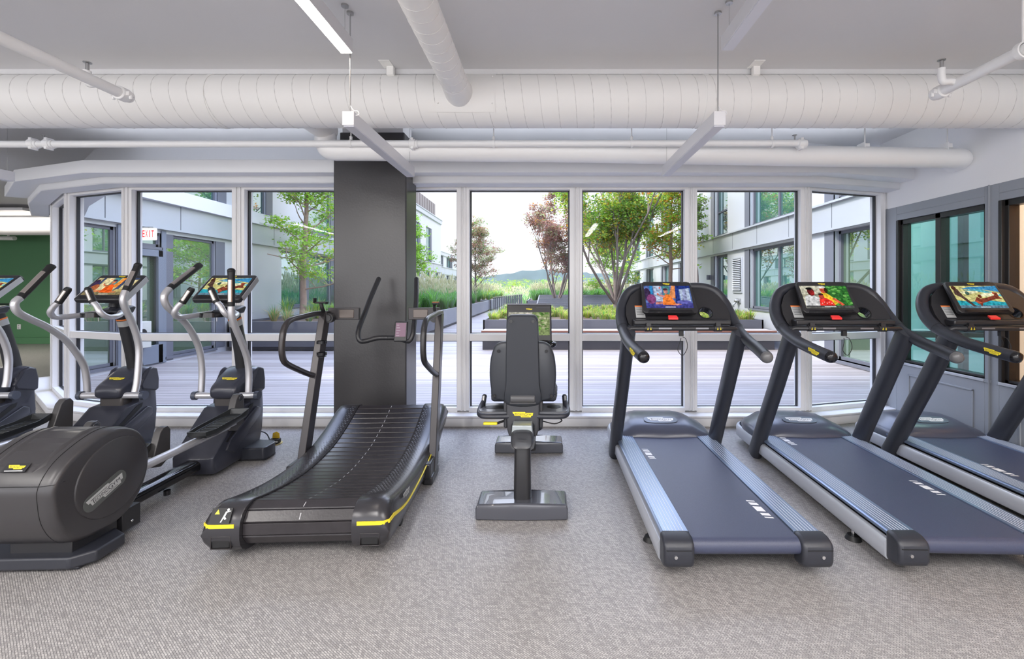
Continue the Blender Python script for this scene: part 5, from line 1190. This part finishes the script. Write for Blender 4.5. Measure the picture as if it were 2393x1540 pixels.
O1 = leafmat('leaf_orange', (.60, .26, .06)); R1 = leafmat('leaf_russet', (.36, .20, .19)); R2 = leafmat('leaf_plum', (.28, .17, .19)); GR = leafmat('leaf_greyed', (.34, .36, .24))
bark = pm('bark_pinkish', (.36, .25, .20), .8, noise=.3, nscale=14); barkd = pm('bark_dark', (.19, .15, .135), .85, noise=.3, nscale=14)
def tree(label, base, H, stems, spread, r0, first, crown, leafsets, leaf, nl, barkm, seed, droop=0, name='tree', tip=.22, flat=.45):
    rnd = random.Random(seed); t = thing(name, label, 'tree', base); wood = MB(); tips = []
    def grow(p, dr, L, r, depth):
        pts = [p]; d_ = Vector(dr); n = 5
        for i in range(n):
            d_ = (d_+Vector((rnd.gauss(0, .10), rnd.gauss(0, .10), rnd.gauss(0, .05)+.03-droop*depth*.03))).normalized(); pts.append(pts[-1]+d_*L/n)
        for q in pts: q.x = min(max(q.x, -7.22-base[0]), 5.42-base[0])      # branches trained along the facade
        wood.tube(pts, [r*(1-.55*i/n) for i in range(n+1)], 7 if depth < 2 else 5)
        if depth >= 1:
            for q in pts[2:]: tips.append((q, depth))
        if not -7.0 < base[0]+pts[-1].x < 5.2: return
        if depth >= 3 or L < .25: return
        k = 5 if depth == 0 else 4
        for j in range(k):
            f = rnd.uniform(first if depth == 0 else .25, 1.0); q = pts[0].lerp(pts[-1], f); i = min(int(f*n), n-1); q = pts[i].lerp(pts[i+1], f*n-i)
            a = rnd.uniform(0, 2*PI); e = rnd.uniform(*crown); nd = Vector((math.cos(a)*math.cos(e), math.sin(a)*math.cos(e), math.sin(e)))
            nd = (nd+d_*.35).normalized(); grow(q, nd, L*rnd.uniform(.38, .60) if depth else H*rnd.uniform(.22, .34)*spread, r*.45, depth+1)
    if stems == 1:
        # single leader with many side branches
        pts = [Vector((0, 0, 0))]; n = 12
        for i in range(n): pts.append(Vector((rnd.gauss(0, .03)+pts[-1].x, rnd.gauss(0, .03)+pts[-1].y, H*(i+1)/n)))
        wood.tube(pts, [r0*(1-.8*i/n) for i in range(n+1)], 12)
        nb = 26
        for j in range(nb):
            f = first+(1-first)*j/nb; i = min(int(f*n), n-1); q = pts[i].lerp(pts[i+1], f*n-i); a = j*2.4+rnd.uniform(-.3, .3); e = rnd.uniform(*crown)
            grow(q, (math.cos(a)*math.cos(e), math.sin(a)*math.cos(e), math.sin(e)), spread*(1.15-f*.75)*rnd.uniform(.7, 1.15), r0*.30*(1-.5*f), 1)
    else:
        for s_ in range(stems):
            a = 2*PI*s_/stems+rnd.uniform(-.3, .3); e = rnd.uniform(*crown); st = Vector((math.cos(a)*math.cos(e)*spread, math.sin(a)*math.cos(e)*spread, math.sin(e)))
            grow(Vector((math.cos(a)*r0*.5, math.sin(a)*r0*.5, 0)) if first < .3 else Vector((0, 0, first)), st.normalized(), H*rnd.uniform(.62, .85), r0*rnd.uniform(.42, .65), 0)
        if first >= .3: wood.tube([Vector((0, 0, 0)), Vector((.02, 0, first*.5)), Vector((0, 0, first+.08))], [r0*1.15, r0, r0*.85], 12)
    wood.build('trunk', barkm, t, smooth=60)
    fo = MB(); mats = [m for m, _ in leafsets]; wts = [w for _, w in leafsets]
    for i in range(nl):
        q, dp = rnd.choice(tips); mi = rnd.choices(range(len(mats)), wts)[0]
        if not -7.05 < base[0]+q.x < 5.25: continue      # foliage stops short of the facades
        leaf_quads(fo, q+Vector((rnd.gauss(0, .06), rnd.gauss(0, .06), 0)), tip, 9, leaf, rnd, mi, flat)
    fo.build('foliage', mats, t, smooth=0, fix=False)
    return t
tree('slender birch with pinkish trunk and bright green leaves in the left planter', (-6.42, 12.0, .6), 5.6, 1, 1.25, .085, .14, (.0, .7), [(G1, 6), (G2, 2), (G4, 1)], .075, 1150, bark, 3, name='birch_tree', tip=.26)
tree('big maple with many slender stems and green to orange leaves, in the maple window', (2.18, 14.4, .6), 5.3, 9, .85, .085, .30, (.80, 1.42), [(G2, 4), (G3, 1.5), (G1, 2), (G4, 3), (O1, .9), (GR, 1.2)], .085, 3300, barkd, 8, name='maple_tree', tip=.36, flat=.35)
tree('thin trunked tree with orange and green leaves right of the big maple', (4.25, 15.6, .6), 4.9, 1, 1.25, .085, .30, (.0, .6), [(G1, 3), (G2, 3), (O1, 2.4), (G4, 1.6)], .09, 900, bark, 21, name='maple_tree', tip=.28)
tree('russet tree standing left of the maple window with open sky behind', (.55, 24.5, .6), 5.5, 7, .9, .085, .25, (.85, 1.42), [(R1, 5), (R2, 3), (GR, 2.5), (O1, .3)], .11, 2000, barkd, 5, name='russet_tree', tip=.30, flat=.35)
tree('small reddish brown tree beyond the planters, half behind a mullion', (-4.2, 27.0, .6), 4.3, 1, 1.9, .07, .2, (.1, .9), [(R1, 4), (GR, 4), (G3, 1)], .10, 1000, barkd, 13, name='russet_tree', tip=.26)
tree('leafy green tree just right of the dark pillar, branches reaching in', (-5.75, 19.0, .6), 3.7, 1, 1.15, .07, .25, (.0, .7), [(G1, 6), (G2, 4)], .10, 600, bark, 17, name='birch_tree', tip=.28)
tree('fine leaved climbing tree against the right wing facade', (4.72, 14.2, .6), 5.4, 1, .50, .05, .42, (.1, .9), [(G2, 4), (GR, 4), (G1, 2)], .075, 500, barkd, 29, name='birch_tree', tip=.20)
tree('bright green tree filling the gap behind the big maple', (3.6, 24.0, .6), 4.2, 1, 1.6, .07, .2, (.0, .8), [(G1, 7), (G4, 1), (G2, 2)], .12, 800, bark, 31, name='birch_tree', tip=.34)
# grasses
def blade_clump(rnd, n, h, spread, mats, w=.008, plume=False, lean=.5):
    mb = MB()
    for i in range(n):
        a = rnd.uniform(0, 2*PI); r = rnd.uniform(0, .05); L = h*rnd.uniform(.6, 1.1); ln = rnd.uniform(.1, 1)*lean; b = Vector((math.cos(a), math.sin(a), 0)); sd = Vector((-math.sin(a), math.cos(a), 0))
        p = [b*r, b*(r+L*ln*.35)+Vector((0, 0, L*.55)), b*(r+L*ln*.9)+Vector((0, 0, L*(.95-.35*ln)))]
        mi = rnd.randrange(len(mats)-(1 if plume else 0))
        ww = w*rnd.uniform(.7, 1.2)
        mb.add([p[0]-sd*ww, p[0]+sd*ww, p[1]+sd*ww, p[1]-sd*ww, p[2]], [(0, 1, 2, 3), (3, 2, 4)], mi)
        if plume and i % 4 == 0:
            q = b*(r+L*ln*.45)+Vector((0, 0, L*1.05)); q2 = q+b*.06+Vector((0, 0, .17))
            mb.tube([q, q.lerp(q2, .3), q.lerp(q2, .7), q2], [.006, .020, .017, .004], 5, len(mats)-1)
    return mb
lime = leafmat('sedge_lime', (.42, .50, .10)); grn = leafmat('grass_green', (.16, .36, .10)); straw = leafmat('grass_straw', (.50, .40, .24)); plm = leafmat('plume_cream', (.62, .59, .50)); blu = leafmat('grass_bluish', (.22, .36, .24))
rnd = random.Random(77)
def scatter(name, cat, label, group, spots, n, h, mats, w, plume=False, lean=.5, variants=3):
    prots = []
    for i, (x, y, z, s) in enumerate(spots):
        if i < variants:
            mb = blade_clump(rnd, n, h, .3, mats, w, plume, lean); o = mb.build(name, mats, smooth=0, fix=False); prots.append(o)
        else: o = prots[i % len(prots)].copy(); COL.objects.link(o)
        o.location = (x, y, z); o.scale = (s, s, s); o.rotation_euler = (0, 0, rnd.uniform(0, 6.28)); tag(o, label, cat, group)
sp = []
for i in range(190):
    x = rnd.uniform(-1.4, 5.2); y = rnd.uniform(11.25, 13.6) if i < 130 else rnd.uniform(13.4, 17.4)
    sp.append((x, y, .57, rnd.uniform(.8, 1.5)))
scatter('sedge_clump', 'grass clump', 'low lime green sedge clump in the maple planter', 'sedge clumps in the maple planter', sp, 90, .26, [lime, grn, lime, straw], .008, lean=.9)
sp = [(-7.0+.46*i+rnd.uniform(-.1, .1), 10.62+.35*(i % 2), .58, rnd.uniform(.8, 1.15)) for i in range(8)]
scatter('arching_grass_clump', 'grass clump', 'arching green grass with straw base in the birch planter', 'arching grasses in the birch planter', sp, 150, .50, [grn, straw, straw, blu], .006, lean=1.0)
sp = [(rnd.uniform(-7.0, -3.9), rnd.uniform(11.6, 14.6), .58, rnd.uniform(.8, 1.3)) for i in range(26)]
scatter('soft_grass_clump', 'grass clump', 'soft green grass clump around the birch', 'green grasses around the birch', sp, 90, .55, [grn, blu, lime], .010, lean=.7)
sp = [(rnd.uniform(-6.9, -3.75), 15.3+13*rnd.random()**1.2, .58, rnd.uniform(.8, 1.15)) for i in range(110)]
scatter('fountain_grass_clump', 'grass clump', 'green fountain grass with cream plumes in the grey planter by the path', 'fountain grasses beside the path', sp, 100, 1.0, [grn, grn, blu, plm], .013, True, .8)
sp = [(rnd.uniform(-7.0, -3.7), rnd.uniform(29.5, 39), .62, rnd.uniform(.9, 1.2)) for i in range(60)]
scatter('fountain_grass_clump', 'grass clump', 'distant plumed grass clump in the far left planter', 'plumed grasses at the end of the path', sp, 60, .85, [grn, blu, lime, plm], .02, True, .8)
sp = [(rnd.uniform(-1.0, 5.2), rnd.uniform(27.8, 32.6), .62, rnd.uniform(.85, 1.2)) for i in range(105)]
scatter('tall_grass_clump', 'grass clump', 'tall green grass clump in the far planter beyond the slatted canopy', 'tall grasses in the far planter', sp, 70, .90, [grn, grn, blu, plm], .02, True, .6)
sp = [(rnd.uniform(-9, 9), rnd.uniform(38, 45), .0, rnd.uniform(.9, 1.3)) for i in range(130)]
scatter('plumed_grass_clump', 'grass clump', 'pale plumed grass at the far edge of the terrace', 'pale plumed grasses on the skyline', sp, 60, 1.10, [blu, grn, plm, plm], .03, True, .6)
# distant shrubs
protos = []
for i in range(16):
    X = -15+1.9*i+rnd.uniform(-.3, .3); Y = 52+(i % 3)*5+rnd.uniform(-.5, .5); s = rnd.uniform(.8, 1.3)
    if i < 2:
        mb = MB()
        for k in range(26): leaf_quads(mb, (rnd.gauss(0, .9), rnd.gauss(0, .6), rnd.uniform(.2, 2.2)), .6, 26, .17, rnd, rnd.randrange(3), .7)
        mb.tube([(0, 0, -7), (0, 0, 1.6)], .12, 6, 3); o = mb.build('distant_shrub', [G2, leafmat('leaf_olive', (.26, .33, .08)), leafmat('leaf_lime', (.30, .40, .12)), barkd], smooth=0, fix=False); protos.append(o)
    else: o = protos[i % 2].copy(); COL.objects.link(o)
    o.location = (X, Y, .3); o.scale = (s*1.15, s, s*.9); tag(o, 'yellow green bushy tree top beyond the far end of the terrace', 'shrub', 'yellow green tree tops beyond the terrace')
# ================================================================== SKY, SUN, CAMERA
w = bpy.data.worlds.new('World'); S.world = w; w.use_nodes = True; nt = w.node_tree; nt.nodes.clear(); N = nt.nodes.new; L = nt.links.new
out = N('ShaderNodeOutputWorld'); bg = N('ShaderNodeBackground'); tc = N('ShaderNodeTexCoord'); sx = N('ShaderNodeSeparateXYZ'); L(tc.outputs['Generated'], sx.inputs[0])
cr = N('ShaderNodeValToRGB'); e = cr.color_ramp.elements; e[0].position = .0; e[0].color = (1.0, .99, 1.0, 1); e[1].position = .75; e[1].color = (.55, .66, 1.0, 1)
x = cr.color_ramp.elements.new(.30); x.color = (.86, .89, 1.0, 1); L(sx.outputs['Z'], cr.inputs[0])
mp = N('ShaderNodeMapping'); mp.inputs['Scale'].default_value = (1.5, 1.5, 5); L(tc.outputs['Generated'], mp.inputs[0])
n = N('ShaderNodeTexNoise'); n.inputs['Scale'].default_value = 2.2; n.inputs['Detail'].default_value = 6; L(mp.outputs[0], n.inputs['Vector'])
r = N('ShaderNodeMapRange'); r.inputs[1].default_value = .42; r.inputs[2].default_value = .62; r.inputs[3].default_value = .90; r.inputs[4].default_value = 1.08; L(n.outputs['Fac'], r.inputs[0])
mx = N('ShaderNodeVectorMath'); mx.operation = 'SCALE'; L(cr.outputs[0], mx.inputs[0]); L(r.outputs[0], mx.inputs['Scale'])
# the sky is much brighter on the sunny side, behind the camera
ng = N('ShaderNodeMath'); ng.operation = 'MULTIPLY'; ng.inputs[1].default_value = -1; L(sx.outputs['Y'], ng.inputs[0])
mr = N('ShaderNodeMapRange'); mr.interpolation_type = 'SMOOTHSTEP'; mr.inputs[1].default_value = -.1; mr.inputs[2].default_value = .6; mr.inputs[3].default_value = 1.7; mr.inputs[4].default_value = 1.6; L(ng.outputs[0], mr.inputs[0])
# low sky near the horizon is dimmer than the bright upper cloud
lo = N('ShaderNodeMapRange'); lo.interpolation_type = 'SMOOTHSTEP'; lo.inputs[1].default_value = .20; lo.inputs[2].default_value = .55; lo.inputs[3].default_value = .36; lo.inputs[4].default_value = 2.1; L(sx.outputs['Z'], lo.inputs[0])
bk = N('ShaderNodeMapRange'); bk.inputs[1].default_value = -.1; bk.inputs[2].default_value = .3; bk.inputs[3].default_value = 0; bk.inputs[4].default_value = 1; L(ng.outputs[0], bk.inputs[0])
m1 = N('ShaderNodeMix'); m1.data_type = 'FLOAT'; L(bk.outputs[0], m1.inputs[0]); L(lo.outputs[0], m1.inputs[2]); m1.inputs[3].default_value = 1.0
m2 = N('ShaderNodeMath'); m2.operation = 'MULTIPLY'; L(mr.outputs[0], m2.inputs[0]); L(m1.outputs[0], m2.inputs[1])
L(mx.outputs[0], bg.inputs[0]); L(m2.outputs[0], bg.inputs[1]); L(bg.outputs[0], out.inputs[0])
sl_ = bpy.data.lights.new('sun', 'SUN'); sl_.energy = 2.8; sl_.angle = math.radians(10); sl_.color = (1, .95, .88); so = bpy.data.objects.new('sun', sl_); COL.objects.link(so)
sd = Vector((-.62, -.22, .75)).normalized(); so.rotation_euler = sd.to_track_quat('Z', 'Y').to_euler()
# fill lamps added for brightness, behind the camera and in the side rooms
def add_fill_lamp(x, y, z, sx_, sy_, P, label, col=(1, .96, .92)):
    t = thing('added_fill_lamp', label, 'ceiling lamp', (x, y, z)); d = MB(); d.box(-sx_/2-.02, sx_/2+.02, -sy_/2-.02, sy_/2+.02, .0, .05); d.build('housing', lampbody, t)
    area('added_fill_light', (x, y, z-.01), (0, 0, 0), sx_, sy_, P, col)
for i, x in enumerate((-5.2, -3.2, -1.15, 1.03, 2.9)):
    add_fill_lamp(x, -.9, 2.75, .12, 2.4, 50, ['added fill lamp behind the camera, farthest left', 'added fill lamp behind the camera, second from left', 'added fill lamp behind the camera in the middle', 'added fill lamp behind the camera, second from right', 'added fill lamp behind the camera nearest the panelled wall'][i])
add_fill_lamp(4.35, 1.8, 2.9, .5, 3.0, 26, 'added warm fill lamp in the wood panelled room', (1, .8, .55))
add_fill_lamp(4.7, 4.5, 2.9, .8, .8, 10, 'added cool fill lamp in the teal room', (.9, 1, .97))
add_fill_lamp(-11.5, 9.0, 2.9, 3.0, .6, 45, 'added fill lamp in the green room', (1, .93, .85))
add_fill_lamp(-12.5, 5.0, 2.9, 3.0, .6, 20, 'added fill lamp in the open room at the left', (1, .93, .85))
t = thing('added_uplight', 'added upward fill lamp hidden on the white strip above the windows', 'lamp', (-.6, 4.53, 2.645)); d = MB(); d.box(-4.0, 4.0, -.02, .02, 0, .02); d.build('housing', lampbody, t)  # hidden strip added only to brighten the ceiling near the windows
area('added_uplight_source', (-.6, 4.53, 2.672), (PI, 0, 0), 8.0, .03, 6.5, (.86, .91, 1))
cam = bpy.data.cameras.new('camera'); co = bpy.data.objects.new('camera', cam); COL.objects.link(co); co.location = (0, 0, CH); co.rotation_euler = (PI/2, 0, 0)
cam.sensor_fit = 'HORIZONTAL'; cam.sensor_width = 36; cam.lens = F/2393*36; cam.shift_x = .5-CX/2393; cam.shift_y = (CY-770)/2393; cam.clip_end = 2000; cam.clip_start = .05
S.camera = co
S.view_settings.view_transform = 'Standard'; S.view_settings.look = 'None'; S.view_settings.gamma = 1; S.view_settings.exposure = 1.07; S.view_settings.use_curve_mapping = False
S.cycles.use_denoising = True; S.cycles.max_bounces = 9; S.cycles.diffuse_bounces = 5; S.cycles.glossy_bounces = 4; S.cycles.transparent_max_bounces = 16; S.cycles.sample_clamp_indirect = 6
S.cycles.caustics_reflective = False; S.cycles.caustics_refractive = False
